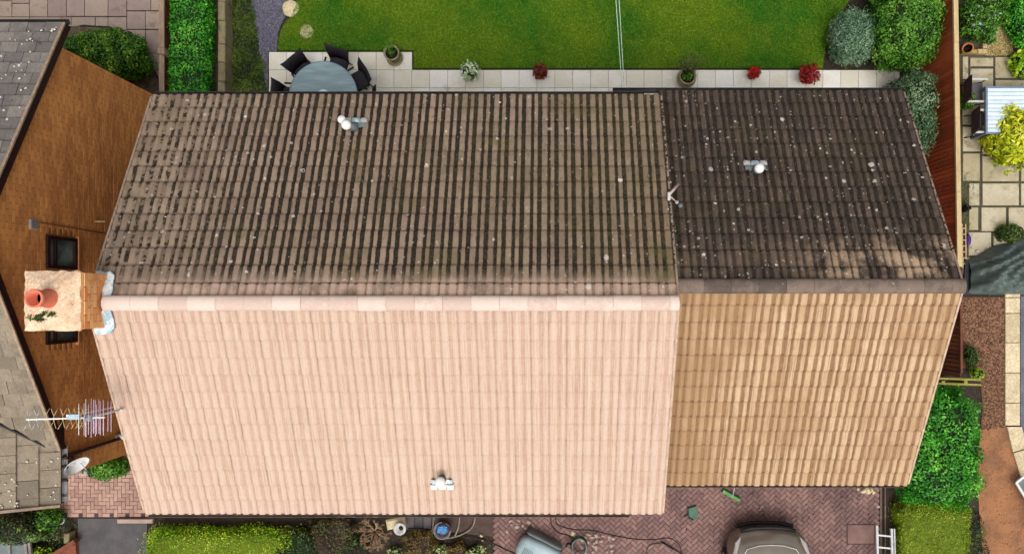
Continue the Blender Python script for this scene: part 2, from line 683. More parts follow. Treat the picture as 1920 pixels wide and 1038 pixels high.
M_['slate_warm'] = pm('slate_warm', C(150, 136, 116), C(124, 112, 96), 4, var=0.22, fine=35, rnd=0.7, stain=C(86, 78, 68), stain_scale=5, stain_lo=0.6, stain_hi=0.78)
M_['lichen'] = pm('lichen', C(226, 220, 208), C(196, 192, 178), 30)
M_['lead'] = pm('lead', C(190, 210, 218), C(150, 180, 194), 6, rough=0.55, stain=C(240, 240, 236), stain_scale=7, stain_lo=0.5, stain_hi=0.6)
M_['lead_dull'] = pm('lead_dull', C(140, 148, 150), C(108, 116, 120), 6, rough=0.6)
M_['white'] = pm('white', C(240, 240, 236), C(228, 228, 222), 5, rough=0.45, var=0.06, bump=0)
M_['white_grey'] = pm('white_grey', C(206, 204, 198), C(178, 178, 174), 9, rough=0.5, var=0.15)
M_['gutter'] = pm('gutter', C(38, 36, 36), C(54, 50, 48), 6, rough=0.5, var=0.15)
M_['gutter_brown'] = pm('gutter_brown', C(112, 92, 80), C(86, 70, 62), 6, rough=0.6, stain=C(160, 140, 124), stain_scale=3)
M_['gutter_grey'] = pm('gutter_grey', C(150, 142, 138), C(120, 112, 110), 6, rough=0.6, stain=C(60, 58, 58), stain_scale=4, stain_lo=0.6, stain_hi=0.66)
M_['frame_dark'] = pm('frame_dark', C(58, 32, 28), C(46, 26, 24), 8, rough=0.5, var=0.15)
g = NT('glass')
M_['glass'] = g.done(g.mix(g.ss(g.noise(3), 0.35, 0.65), C(128, 150, 138), C(78, 92, 96)), 0.22, 0, 0.6)
M_['slab'] = pm('slab', C(226, 220, 202), C(240, 237, 228), 2.0, var=0.12, fine=40, rnd=0.8, stain=C(190, 180, 150), stain_scale=1.6, stain_lo=0.56, stain_hi=0.8)
M_['slab_joint'] = pm('slab_joint', C(150, 140, 118), C(110, 106, 84), 6)
M_['slab_pink'] = pm('slab_pink', C(184, 164, 148), C(168, 146, 138), 3, var=0.12, fine=40, rnd=0.8, stain=C(136, 120, 104), stain_scale=2.2)
M_['slab_moss'] = pm('slab_moss', C(176, 164, 132), C(196, 186, 160), 3, var=0.18, fine=35, rnd=0.6, stain=C(112, 104, 62), stain_scale=2.4, stain_lo=0.52, stain_hi=0.72)
M_['joint_dark'] = pm('joint_dark', C(92, 84, 68), C(64, 62, 44), 6)
M_['soil'] = pm('soil', C(70, 58, 46), C(48, 41, 34), 8, fine=40, var=0.45, bump=0.8, bdist=0.03, stain=C(128, 110, 92), stain_scale=26, stain_lo=0.66, stain_hi=0.7)
M_['soil_grey'] = pm('soil_grey', C(124, 108, 88), C(86, 74, 60), 8, fine=40, var=0.4, bump=0.8, bdist=0.03)


def lawn_mat():
    t = NT('lawn')
    a = t.ss(t.noise(0.42, 3, 0.55), 0.36, 0.64)
    b = t.ss(t.noise(2.4, 4, 0.65), 0.35, 0.75)
    col = t.mix(a, C(44, 98, 3), C(94, 122, 6))
    col = t.mix(t.ma('MULTIPLY', b, 0.5), col, C(92, 118, 12))
    col = t.val(col, t.ss(t.noise(38, 4, 0.75), 0.25, 0.75, 0.55, 1.45))
    t.bump(t.noise(60, 3, 0.8), 0.8, 0.02)
    M_['lawn'] = t.done(col, 0.8, 0, 0.2)
    # blades: same ground tint, own variation
    t = NT('grass_blade')
    a = t.ss(t.noise(0.42, 3, 0.55), 0.36, 0.64)
    b = t.ss(t.noise(2.4, 4, 0.65), 0.35, 0.75)
    col = t.mix(a, C(52, 116, 6), C(108, 138, 12))
    col = t.mix(t.ma('MULTIPLY', b, 0.5), col, C(106, 134, 18))
    col = t.val(col, t.ss(t.attr('rnd'), 0, 1, 0.75, 1.6))
    M_['grass_blade'] = t.done(col, 0.6, 0, 0.25)


lawn_mat()
M_['lime_turf'] = pm('lime_turf', C(116, 138, 14), C(70, 92, 14), 5, fine=50, var=0.4, bump=0.8, bdist=0.03)
M_['slate_chip'] = pm('slate_chip', C(128, 126, 146), C(92, 92, 112), 10, rough=0.7, var=0.2, rnd=1.0, bump=0)
M_['pebble'] = pm('pebble', C(196, 176, 116), C(150, 128, 84), 10, rough=0.8, var=0.2, rnd=1.0, bump=0)
M_['pebble_brown'] = pm('pebble_brown', C(196, 150, 110), C(128, 92, 66), 10, var=0.2, rnd=1.0, bump=0)
M_['bark_chip'] = pm('bark_chip', C(156, 116, 88), C(100, 70, 54), 10, var=0.2, rnd=1.0, bump=0)
M_['path_brown'] = pm('path_brown', C(120, 88, 66), C(94, 68, 52), 5, fine=40, var=0.35, bump=0.8, bdist=0.02)
M_['dirt'] = pm('dirt', C(168, 116, 78), C(136, 94, 66), 1.6, fine=55, var=0.3, bump=0.5, bdist=0.01, stain=C(118, 84, 60), stain_scale=0.8, stain_lo=0.5, stain_hi=0.75)
M_['kerb'] = pm('kerb', C(150, 138, 104), C(128, 118, 90), 4, fine=35, stain=C(96, 92, 56), stain_scale=4)
M_['kerb_pale'] = pm('kerb_pale', C(224, 206, 170), C(198, 180, 146), 4, fine=26, var=0.3, bump=0.6, bdist=0.02)
M_['stone_pale'] = pm('stone_pale', C(222, 206, 168), C(200, 182, 142), 7, fine=26, var=0.2)
M_['block_pink'] = pm('block_pink', C(190, 154, 138), C(166, 132, 120), 4, fine=40, var=0.15, rnd=0.9)
M_['block_drive'] = pm('block_drive', C(146, 114, 106), C(122, 94, 90), 1.8, fine=40, var=0.2, rnd=0.7, stain=C(92, 72, 70), stain_scale=0.75, stain_lo=0.5, stain_hi=0.74)
M_['joint_drive'] = pm('joint_drive', C(92, 72, 66), C(74, 58, 54), 6)
M_['asphalt'] = pm('asphalt', C(98, 94, 94), C(80, 78, 80), 2.2, fine=70, var=0.2, stain=C(62, 56, 52), stain_scale=1.8, stain_lo=0.55, stain_hi=0.7)
M_['road'] = pm('road', C(112, 116, 128), C(86, 90, 104), 2, fine=60, var=0.2)
M_['wood_pale'] = pm('wood_pale', C(206, 182, 136), C(178, 152, 108), 4, stretch=(6, 1, 6), var=0.15)
M_['wood_grey'] = pm('wood_grey', C(178, 154, 128), C(140, 116, 96), 4, stretch=(6, 1, 6), var=0.2)
M_['fence_red'] = pm('fence_red', C(196, 94, 52), C(164, 74, 42), 4, stretch=(1, 6, 1), var=0.3, rnd=0.95, stain=C(120, 66, 44), stain_scale=2.2, stain_lo=0.54, stain_hi=0.75)
M_['fence_dark'] = pm('fence_dark', C(134, 80, 54), C(104, 62, 46), 4, var=0.2, rnd=0.8)
M_['wood_green'] = pm('wood_green', C(176, 164, 88), C(120, 116, 44), 5, stretch=(1, 6, 6), var=0.2)
M_['rattan'] = pm('rattan', C(30, 27, 34), C(44, 38, 44), 8, rough=0.65, fine=90, var=0.35)
M_['black'] = pm('black', C(26, 24, 26), C(38, 36, 38), 6, rough=0.5, var=0.15)
M_['sling'] = pm('sling', C(104, 98, 100), C(88, 84, 88), 6, rough=0.75, var=0.12, fine=90)
M_['cord'] = pm('cord', C(170, 206, 170), C(206, 226, 206), 9, rough=0.5, bump=0)
tt = NT('table_glass')
nzt = tt.noise(5, 3, 0.5, stretch=(0.4, 3.2, 1))
M_['table_glass'] = tt.done(tt.mix(tt.ss(nzt, 0.35, 0.7), C(130, 154, 160), C(152, 176, 180)), 0.3, 0, 0.4)
M_['slat_white'] = pm('slat_white', C(226, 240, 246), C(206, 224, 234), 4, rough=0.4, var=0.05, bump=0)
M_['frame_blue'] = pm('frame_blue', C(120, 134, 156), C(104, 118, 140), 4, rough=0.4, var=0.08, bump=0)
M_['alu'] = pm('alu', C(206, 206, 204), C(180, 180, 180), 6, rough=0.4, metal=0.3, var=0.08, bump=0)
M_['alu_pink'] = pm('alu_pink', C(232, 206, 226), C(206, 176, 206), 6, rough=0.4, metal=0.2, var=0.06, bump=0)
M_['terracotta'] = pm('terracotta', C(240, 142, 112), C(214, 112, 84), 5, rough=0.75)
M_['terracotta_old'] = pm('terracotta_old', C(196, 122, 70), C(160, 100, 60), 5)
M_['pot_stone'] = pm('pot_stone', C(172, 160, 126), C(128, 118, 84), 9, fine=35, stain=C(72, 62, 40), stain_scale=5, stain_lo=0.55, stain_hi=0.7)
M_['compost'] = pm('compost', C(40, 34, 28), C(54, 44, 34), 20)
M_['tarp'] = pm('tarp', C(98, 110, 104), C(78, 92, 88), 2, rough=0.45, var=0.1, fine=20)
M_['tarp_black'] = pm('tarp_black', C(34, 36, 42), C(46, 48, 54), 3, rough=0.5)
M_['green_plastic'] = pm('green_plastic', C(112, 176, 96), C(62, 122, 52), 6, rough=0.5, var=0.12)
M_['green_dull'] = pm('green_dull', C(82, 116, 96), C(66, 96, 80), 6, rough=0.55, var=0.1)
M_['green_dark'] = pm('green_dark', C(30, 66, 44), C(22, 48, 34), 6, rough=0.5)
M_['washer'] = pm('washer', C(182, 204, 208), C(164, 188, 194), 3, rough=0.4, var=0.06, bump=0)
M_['washer_dull'] = pm('washer_dull', C(128, 140, 138), C(104, 112, 112), 4, rough=0.5, var=0.1)
M_['blue'] = pm('blue', C(60, 150, 232), C(96, 176, 244), 6, rough=0.4, var=0.2)
M_['grey_plastic'] = pm('grey_plastic', C(150, 144, 148), C(122, 116, 122), 6, rough=0.5)
M_['hose'] = pm('hose', C(146, 132, 112), C(120, 106, 90), 8, rough=0.5)
M_['cable'] = pm('cable', C(48, 38, 36), C(64, 50, 46), 8, rough=0.6, bump=0)
M_['paint'] = pm('paint', C(150, 140, 126), C(138, 128, 116), 2, rough=0.28, metal=0.55, spec=0.5, var=0.03, bump=0)
M_['chrome'] = pm('chrome', C(222, 212, 208), C(206, 196, 194), 3, rough=0.2, metal=0.4, var=0.04, bump=0)
M_['tyre'] = pm('tyre', C(30, 28, 28), C(40, 38, 36), 8, rough=0.8)
M_['bark'] = pm('bark', C(110, 88, 64), C(78, 62, 46), 12, bump=0.6)
M_['twig'] = pm('twig', C(196, 166, 132), C(160, 132, 102), 12)
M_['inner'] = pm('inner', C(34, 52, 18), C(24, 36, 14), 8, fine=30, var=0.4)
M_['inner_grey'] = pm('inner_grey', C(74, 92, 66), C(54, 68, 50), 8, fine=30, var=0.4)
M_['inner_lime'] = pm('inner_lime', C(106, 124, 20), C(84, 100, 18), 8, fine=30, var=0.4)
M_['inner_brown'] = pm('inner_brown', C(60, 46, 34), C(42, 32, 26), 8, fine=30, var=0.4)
M_['paint_line'] = pm('paint_line', C(236, 236, 236), None, 4, bump=0)
M_['purple'] = pm('purple', C(84, 66, 150), C(66, 50, 124), 6, rough=0.5)

LM = {
    'hedge': leafmat('leaf_hedge', [(20, 74, 12), (42, 118, 22), (64, 148, 32), (118, 186, 62)], k=1.65),
    'shrub': leafmat('leaf_shrub', [(22, 52, 12), (48, 92, 20), (80, 124, 30), (136, 166, 54)], k=1.8),
    'bright': leafmat('leaf_bright', [(34, 72, 16), (64, 116, 26), (94, 146, 42), (136, 178, 72)]),
    'greygreen': leafmat('leaf_greygreen', [(60, 96, 70), (98, 132, 100), (130, 162, 128), (168, 192, 160)]),
    'bluegreen': leafmat('leaf_bluegreen', [(30, 62, 36), (62, 96, 60), (98, 128, 88), (150, 168, 130)]),
    'weed': leafmat('leaf_weed', [(34, 54, 18), (58, 82, 24), (84, 106, 34), (120, 126, 54)]),
    'yellow': leafmat('leaf_yellow', [(80, 112, 20), (160, 176, 24), (214, 214, 40), (236, 230, 90)]),
    'lime': leafmat('leaf_lime', [(70, 108, 12), (108, 146, 18), (142, 172, 34), (186, 200, 72)], k=2.1, trans=0.35),
    'moss': leafmat('leaf_moss', [(74, 86, 16), (98, 120, 16), (122, 144, 24), (150, 152, 66)], k=2.0, trans=0.35),
    'dark': leafmat('leaf_dark', [(18, 24, 12), (34, 48, 20), (56, 78, 34), (110, 134, 64)]),
    'variegated': leafmat('leaf_variegated', [(52, 92, 56), (142, 176, 124), (198, 220, 176), (226, 238, 206)]),
    'redbrown': leafmat('leaf_redbrown', [(72, 22, 24), (118, 40, 34), (156, 66, 44), (140, 96, 50)]),
    'crimson': leafmat('leaf_crimson', [(72, 14, 18), (140, 22, 30), (178, 36, 40), (120, 66, 36)]),
    'red': leafmat('leaf_red', [(130, 14, 14), (190, 26, 22), (214, 44, 32), (200, 50, 40)]),
    'olive': leafmat('leaf_olive', [(60, 48, 22), (96, 80, 36), (126, 106, 52), (150, 128, 74)]),
    'pale': leafmat('leaf_pale', [(100, 120, 70), (150, 164, 100), (186, 196, 134), (206, 212, 160)]),
    'twiggy': leafmat('leaf_twiggy', [(54, 46, 32), (78, 70, 44), (100, 92, 56), (84, 100, 52)]),
}
M_['flower_blue'] = pm('flower_blue', C(150, 186, 214), C(186, 206, 226), 8, bump=0)
M_['flower_white'] = pm('flower_white', C(236, 236, 220), None, 8, bump=0)
M_['flower_yellow'] = pm('flower_yellow', C(236, 220, 110), None, 8, bump=0)

# ------------------------------------------------------------------ ground
o = MB().box(-90, -90, -0.6, 90, 90, -0.02).build('ground', M_['soil'])
tag(o, kind='structure')

# lawn
LAWN = [(522, 98), (524, 74), (531, 52), (545, 34), (556, 12), (566, -70), (1606, -70), (1592, 0), (1566, 48), (1548, 82), (1541, 128.5), (776, 128.5), (776, 95.5), (522, 95.5)]
sheet('lawn', LAWN, 0.03, M_['lawn'])
lp = [tuple(W(x, y)[:2]) for x, y in LAWN]
xs = [p[0] for p in lp]
ys = [p[1] for p in lp]


def in_poly_np(X, Y, poly):
    c = np.zeros(len(X), bool)
    for i in range(len(poly)):
        x1, y1 = poly[i - 1]
        x2, y2 = poly[i]
        if y1 == y2:
            continue
        m = ((y1 > Y) != (y2 > Y)) & (X < (x2 - x1) * (Y - y1) / (y2 - y1) + x1)
        c ^= m
    return c


def grass(name, poly, z, n, mat, size=0.06, aspect=0.22, jit=0.9, seed=3, parent=None):
    rng = np.random.default_rng(seed)
    xs = [p[0] for p in poly]
    ys = [p[1] for p in poly]
    X = rng.uniform(min(xs), max(xs), n)
    Y = rng.uniform(min(ys), max(ys), n)
    k = in_poly_np(X, Y, poly)
    X, Y = X[k], Y[k]
    P = np.stack([X, Y, np.full(len(X), z) + rng.uniform(0, 0.02, len(X))], 1)
    N = np.tile([0, 0, 1.0], (len(X), 1))
    me = leaf_mesh(name, P, N, size, mat, aspect, jit, rng, 0.05)
    o = bpy.data.objects.new(name, me)
    COL.objects.link(o)
    return tag(o, kind='stuff')


tag(grass('grass', lp, 0.045, 110000, M_['grass_blade']), 'short mown green grass covering the back lawn', 'grass')

# slate gravel between the ground cover and the lawn
GRAV = [(470, -60), (548, -60), (545, 14), (530, 40), (521, 62), (519, 96), (503, 98), (502, 170), (497, 150), (490, 110), (480, 60), (472, 10)]
sheet('gravel_bed', GRAV, -0.002, M_['soil_grey'], depth=0.015)


def chips(name, poly_px, z, n, size, mat, label, cat, seed=5, flat=0.45):
    rng = random.Random(seed)
    poly = [tuple(W(x, y)[:2]) for x, y in poly_px]
    xs = [p[0] for p in poly]
    ys = [p[1] for p in poly]
    m = MB()
    s = size / 2
    m.add([(-s, -s * .6, 0), (s * .8, -s * .8, 0), (s, s * .7, 0), (-s * .7, s, 0), (-s * .6, -s * .3, s * flat * 2), (s * .5, -s * .4, s * flat * 1.7), (s * .6, s * .4, s * flat * 2), (-s * .4, s * .6, s * flat * 1.5)],
          [(4, 5, 6, 7), (0, 1, 5, 4), (1, 2, 6, 5), (2, 3, 7, 6), (3, 0, 4, 7)])
    vs_ = variants(m, name, mat, 9)
    Ms = []
    while len(Ms) < n:
        p = (rng.uniform(min(xs), max(xs)), rng.uniform(min(ys), max(ys)))
        if inside(p, poly):
            k = rng.uniform(0.6, 1.3)
            Ms.append(Matrix.Translation((p[0], p[1], z)) @ Matrix.Rotation(rng.uniform(0, 6.28), 4, 'Z') @ Matrix.Rotation(rng.uniform(-.4, .4), 4, 'X') @ Matrix.Diagonal((k, k * rng.uniform(.6, 1), k, 1)))
    o = join_inst(name, vs_, Ms, [rng.randrange(9) for _ in Ms], None)
    return tag(o, label, cat)


chips('slate_chippings', GRAV, 0.0, 5200, 0.035, M_['slate_chip'], 'blue grey slate chippings in the strip left of the lawn', 'gravel')

# ------------------------------------------------------------------ paving
SLAB_CACHE = {}


def slab_vars(w, d, h, ch, mat, name, k=7):
    key = (round(w, 3), round(d, 3), h, mat.name, name)
    if key not in SLAB_CACHE:
        SLAB_CACHE[key] = variants(MB().box(-w / 2, -d / 2, 0, w / 2, d / 2, h, ch=ch), name, mat, k)
    return SLAB_CACHE[key]


def slab_field(parent, rects, mat, gap=0.006, z=0.0, h=0.035, name='paving_slab', ch=0.005, tilt=0.004):
    """rects in ground pixels (x0,y0,x1,y1)"""
    for (x0, y0, x1, y1) in rects:
        a, b = W(x0, y1), W(x1, y0)
        w, d = b.x - a.x - gap, b.y - a.y - gap
        me = random.choice(slab_vars(w, d, h, ch, mat, name))
        M = Matrix.Translation(((a.x + b.x) / 2, (a.y + b.y) / 2, z + random.uniform(-0.003, 0.003))) @ Matrix.Rotation(random.uniform(-tilt, tilt), 4, 'X') @ Matrix.Rotation(random.uniform(-tilt, tilt), 4, 'Y')
        link(name, me, parent, M)


pat = MB()
pat.prism([tuple(W(x, y)[:2]) for x, y in [(505, 98), (773, 98), (773, 132), (1686, 132), (1686, 250), (505, 250)]], -0.06, 0.008)
patio = tag(pat.build('patio', M_['slab_joint']), kind='structure')
rects = []
for i in range(8):
    rects.append((505 + 33.5 * i, 98.5, 505 + 33.5 * (i + 1), 132))
x = 505.0
xsl = []
while x < 1680:
    xsl.append(x)
    x += 33.45
for r0, r1 in ((132, 165.5), (165.5, 199), (199, 232)):
    for x in xsl:
        x1 = min(x + 33.45, 1686)
        if x > 1560 and r0 == 132 and x < 1600:
            pass
        rects.append((x, r0, x1, r1))
slab_field(patio, rects, M_['slab'], gap=0.007)

# left neighbour's patio
npat = MB().prism([tuple(W(x, y)[:2]) for x, y in [(-200, -80), (302, -80), (302, 240), (-200, 240)]], -0.06, 0.006)
npatio = tag(npat.build('neighbour_patio', M_['joint_dark']), kind='structure')
nr = [(-12, -32, 24, 2.5), (-12, 3, 24, 33), (24, -30, 57, 7.5), (24, 8, 57, 33), (57, -5, 91, 33), (91, -5, 126, 33), (126, -5, 160, 32), (160, -5, 204, 32), (204, -5, 239, 32),
      (57, -45, 91, -5), (91, -45, 126, -5), (126, -45, 160, -5), (160, -45, 204, -5), (204, -45, 239, -5), (239, -20, 284, 21), (284, -20, 300, 21), (239, -60, 300, -20),
      (239, 22, 274, 56), (274, 22, 300, 56), (239, 57, 274, 101), (274, 57, 300, 101), (274, 101, 300, 146), (274, 146, 300, 186),
      (117, 33, 135, 58), (135, 33, 180, 51), (180, 33, 204, 51), (204, 33, 239, 71), (160, 51, 204, 86), (204, 71, 239, 110), (239, 101, 274, 146), (100, 58, 160, 90), (57, 33, 117, 58), (-12, 33, 57, 70)]
slab_field(npatio, nr, M_['slab_pink'], gap=0.016)
# soil bed with curved edge in front of it
BED = [(100, 58), (160, 48), (205, 52), (236, 68), (262, 95), (284, 125), (296, 150), (299, 200), (300, 240), (100, 240)]
bed = MB().prism([tuple(W(x, y)[:2]) for x, y in BED], 0.0, 0.06).build('flower_bed', M_['soil_grey'])
tag(bed, kind='structure')
m = MB()
m.tube([W(x, y, 0.05) for x, y in [(150, 49), (205, 51), (237, 67), (263, 94), (285, 124), (297, 149), (299.5, 200)]], 0.022, 6)
tag(m.build('bed_edging', M_['black'], loc=W(262, 95)), 'thin dark curved edging strip around the soil bed by the gable wall', 'edging')

# kerb of the raised hedge bed
kb = MB()
kerb = thing('bed_wall', 'low weathered concrete edging wall right of the bright green hedge', 'wall', W(415, 60, 0))
for i, (y0, y1) in enumerate([(-60, 2), (2, 38), (38, 82), (82, 116), (116, 152), (152, 200)]):
    a, b = W(408.5, y1, 0.45), W(422, y0, 0.45)
    dx = random.uniform(-0.012, 0.012)
    MB().box(a.x + dx, a.y + 0.006, 0, b.x + dx, b.y - 0.006, 0.45, ch=0.02).build('edging_stone', M_['kerb'], kerb, rnd=random.random())
# raised soil behind
MB().box(-9.40, 3.9, 0, W(408.5, 0, 0.45).x - 0.002, 8.2, 0.40).build('raised_bed', M_['soil'])['kind'] = 'structure'

# ------------------------------------------------------------------ houses: roof tiles
TW = 0.2985
PROF = [(0.0, 0.0), (0.016, 0.002), (0.040, 0.030), (0.122, 0.031), (0.146, 0.002), (0.192, 0.001), (0.212, 0.030), (0.266, 0.030), (0.288, 0.002), (0.2965, 0.0)]


def tile_vars(gauge, mat, k=8):
    L = gauge + 0.06
    vs, fs, pv, uv = [], [], [], []
    n = len(PROF)
    for y, dz in ((0.0, 0.0), (0.0, 0.026), (0.012, 0.030), (gauge * 0.75, 0.010), (L, 0.0)):
        for x, h in PROF:
            vs.append((x, y, h + dz if not (y == 0.0 and dz == 0.0) else h * 0.6 + 0.004))
            pv.append(h / 0.032)
            uv.append(y / gauge)
    for r in range(4):
        for i in range(n - 1):
            if r == 0 and i % 2 and False:
                continue
            fs.append((r * n + i, r * n + i + 1, (r + 1) * n + i + 1, (r + 1) * n + i))
    out = []
    for i in range(k):
        me = bpy.data.meshes.new('roof_tile')
        me.from_pydata(vs, [], fs)
        me.materials.append(mat)
        me.polygons.foreach_set('use_smooth', [False] * (n - 1) + [True] * (3 * (n - 1)))
        for nm, d in (('prof', pv), ('up', uv)):
            a = me.attributes.new(nm, 'FLOAT', 'POINT')
            a.data.foreach_set('value', np.array(d, np.float32))
        set_rnd(me, (i + 0.5) / k)
        me.update()
        out.append(me)
    return out


def slope(x0, ncol, ye, ze, yr, zr, rows, face, tw=TW, drop=0.07):
    """tile matrices of one roof slope, nearest to the ridge first; face +1 = slopes down to +Y (rear), -1 = front"""
    run = abs(ye - yr)
    L = math.hypot(run, zr - ze)
    th = math.atan2(zr - ze, run)
    g_ = L / rows
    Ms = []
    for r in range(rows - 1, -1, -1):
        for c in range(ncol):
            s_ = r * g_
            jit = random.uniform(-0.004, 0.004)
            y = ye - face * (s_ * math.cos(th) + jit)
            z = ze + s_ * math.sin(th) - drop
            if face < 0:
                M = Matrix.Translation((x0 + c * tw, y, z)) @ Matrix.Rotation(th, 4, 'X')
            else:
                M = Matrix.Translation((x0 + (c + 1) * tw, y, z)) @ Matrix.Rotation(math.pi, 4, 'Z') @ Matrix.Rotation(th, 4, 'X')
            M = M @ Matrix.Rotation(random.uniform(-0.006, 0.006), 4, 'Z') @ Matrix.Diagonal((tw / 0.2985, 1, 1, 1)) @ Matrix.Translation((0, 0, random.uniform(-0.002, 0.003)))
            Ms.append(M)
    return Ms, g_


def half_round(L, r, mat, name, k=7, th=0.018):
    m = MB()
    n = 8
    rows = []
    for x, rr in ((0, r), (L - 0.004, r)):
        rows.append([(x, -rr * math.cos(math.pi * i / n), rr * 0.62 * math.sin(math.pi * i / n)) for i in range(n + 1)])
    m.grid(rows)
    for x, fl in ((0, 1), (L - 0.004, 0)):
        a = [(x, -r * math.cos(math.pi * i / n), r * 0.62 * math.sin(math.pi * i / n)) for i in range(n + 1)]
        b = [(x, -(r - th) * math.cos(math.pi * i / n), (r - th) * 0.62 * math.sin(math.pi * i / n)) for i in range(n + 1)]
        m.grid([a, b] if fl else [b, a], sm=False)
    return variants(m, name, mat, k)


DM = 11.6                       # camera height above the main ridge
ZR = H - DM
YR = (NY - 568) * DM / F
ZE_R, ZE_F = H - 1.1636 * DM, H - 1.143 * DM
YE_R = (NY - 178) * (H - ZE_R) / F
YE_F = (NY - 962) * (H - ZE_F) / F
X0 = (283 - NX) * (H - ZE_R) / F
X1 = (1239 - NX) * (H - ZE_R) / F
DX = 11.95                      # extension ridge
ZRX = H - DX
YRX = (NY - 536) * DX / F
ZXE_R, ZXE_F = H - 1.171 * DX, H - 1.157 * DX
YXE_R = (NY - 171) * (H - ZXE_R) / F
YXE_F = (NY - 908.5) * (H - ZXE_F) / F
XX0, XX1 = X1 + 0.02, (1696 - NX) * (H - ZXE_R) / F


def roof_deck(x0, x1, yr, zr, ya, za, yb, zb, drop, mat, name, parent, th=0.10):
    """pitched slab under the tiles: rear eave (ya, za), ridge, front eave (yb, zb)"""
    sec = [(ya, za - drop), (yr, zr - drop), (yb, zb - drop), (yb, zb - drop - th), (yr, zr - drop - th), (ya, za - drop - th)]
    n = 6
    vs = [(x0, y, z) for y, z in sec] + [(x1, y, z) for y, z in sec]
    fs = [(0, 1, 4, 5), (1, 2, 3, 4), (n + 5, n + 4, n + 1, n + 0), (n + 4, n + 3, n + 2, n + 1)]
    fs += [(i, i + n, (i + 1) % n + n, (i + 1) % n) for i in range(n)]
    return MB().add(vs, fs).build(name, mat, parent)


def wall_body(x0, x1, y0, y1, zb, prof, mat, name, parent):
    """house body: gable section prof [(y,z)...] extruded in x"""
    n = len(prof)
    vs = [(x0, y, z) for y, z in prof] + [(x1, y, z) for y, z in prof]
    fs = [tuple(range(n)), tuple(range(2 * n - 1, n - 1, -1))]
    fs += [(i, i + n, (i + 1) % n + n, (i + 1) % n) for i in range(n)]
    return MB().add(vs, fs).build(name, mat, parent)


def gutter(x0, x1, y, z, mat, parent, face, r=0.055, name='gutter'):
    m = MB()
    n = 7
    rows = []
    for x in (x0, x1):
        rows.append([(x, y + r * math.cos(math.pi * i / n + math.pi), z + r * math.sin(math.pi * i / n + math.pi)) for i in range(n + 1)] +
                    [(x, y + (r - 0.008) * math.cos(math.pi * i / n + math.pi), z + (r - 0.008) * math.sin(math.pi * i / n + math.pi)) for i in range(n, -1, -1)])
    m.grid(rows, closed=True)
    return m.build(name, mat, parent)


# --- main house
house = thing('house', 'detached house with a dark mossy rear roof slope and a clean pale pink front slope', 'house', ((X0 + X1) / 2, 0, 0))
YW_R, YW_F = YE_R - 0.34, YE_F + 0.34
sl_r = (ZR - ZE_R) / (YE_R - YR)
sl_f = (ZR - ZE_F) / (YR - YE_F)
DK = 0.19
wall_body(X0 + 0.05, X1 - 0.06, YW_F, YW_R, 0, [(YW_R, -0.02), (YW_R, ZR - sl_r * (YW_R - YR) - DK - 0.11), (YR, ZR - DK - 0.11), (YW_F, ZR - sl_f * (YR - YW_F) - DK - 0.11), (YW_F, -0.02)], M_['brick_red'], 'wall', house)
roof = roof_deck(X0, X1, YR, ZR, YE_R - 0.05, ZE_R + 0.025, YE_F + 0.05, ZE_F + 0.025, 0.10, M_['deck'], 'roof', house)
nc = 32
tw = (X1 - X0) / nc
Mr, gr = slope(X0, nc, YE_R, ZE_R, YR, ZR, 13, 1, tw)
Mf, gf = slope(X0, nc, YE_F, ZE_F, YR, ZR, 13, -1, tw)
# chimney position (rear tiles under it are dropped)
vr, vf = tile_vars(gr, M_['tile_rear']), tile_vars(gf, M_['tile_front'])
CHX0, CHX1, CHY0, CHY1 = -8.18, -7.29, -0.45, 0.42
pieces(roof, 'roof_tile', vr, Mr, 150, 'rear_tiles')
pieces(roof, 'roof_tile', vf, Mf, 150, 'front_tiles')
L_ = 0.457
hv = half_round(L_, 0.125, M_['ridge_pale'], 'ridge_tile')
xr = -7.24
Ms = []
while xr < X1 - 0.1:
    k = min(1.0, (X1 + 0.01 - xr) / L_)
    Ms.append(Matrix.Translation((xr, YR + random.uniform(-.004, .004), ZR - 0.035 + random.uniform(-.003, .004))) @ Matrix.Diagonal((k, 1, 1, 1)))
    xr += L_
pieces(roof, 'ridge_tile', hv, Ms)


def verge(x, ya, za, yb, zb, mat, parent, w=0.035, up=0.02):
    m = MB()
    dn = 0.12
    vs = []
    for xx in (x - w / 2, x + w / 2):
        vs += [(xx, ya, za + up), (xx, yb, zb + up), (xx, yb, zb - dn), (xx, ya, za - dn)]
    fs = [(0, 1, 2, 3), (7, 6, 5, 4), (0, 4, 5, 1), (1, 5, 6, 2), (2, 6, 7, 3), (3, 7, 4, 0)]
    m.add(vs, fs)
    return m.build('verge', mat, parent)


def eoff(ye, ze, yr, zr, d):
    return ye, ze - d


for x, s_ in ((X0 - 0.018, -1), (X1 + 0.016, 1)):
    verge(x, YE_R, ZE_R - 0.07, YR, ZR - 0.06, M_['verge_rear'], roof)
    verge(x, YR, ZR - 0.06, YE_F, ZE_F - 0.07, M_['verge'], roof)
gutter(X0 + 0.02, X1 - 0.3, YE_R + 0.035, ZE_R - 0.09, M_['gutter'], roof, 1)
gutter(X0 + 0.02, X1 - 0.6, YE_F - 0.045, ZE_F - 0.10, M_['gutter_brown'], roof, -1)
MB().box(X0 + 0.02, YE_R - 0.07, ZE_R - 0.30, X1 - 0.02, YE_R - 0.045, ZE_R - 0.12).build('fascia', M_['gutter'], roof)
MB().box(X0 + 0.02, YE_F + 0.045, ZE_F - 0.30, X1 - 0.02, YE_F + 0.07, ZE_F - 0.12).build('fascia', M_['gutter_brown'], roof)

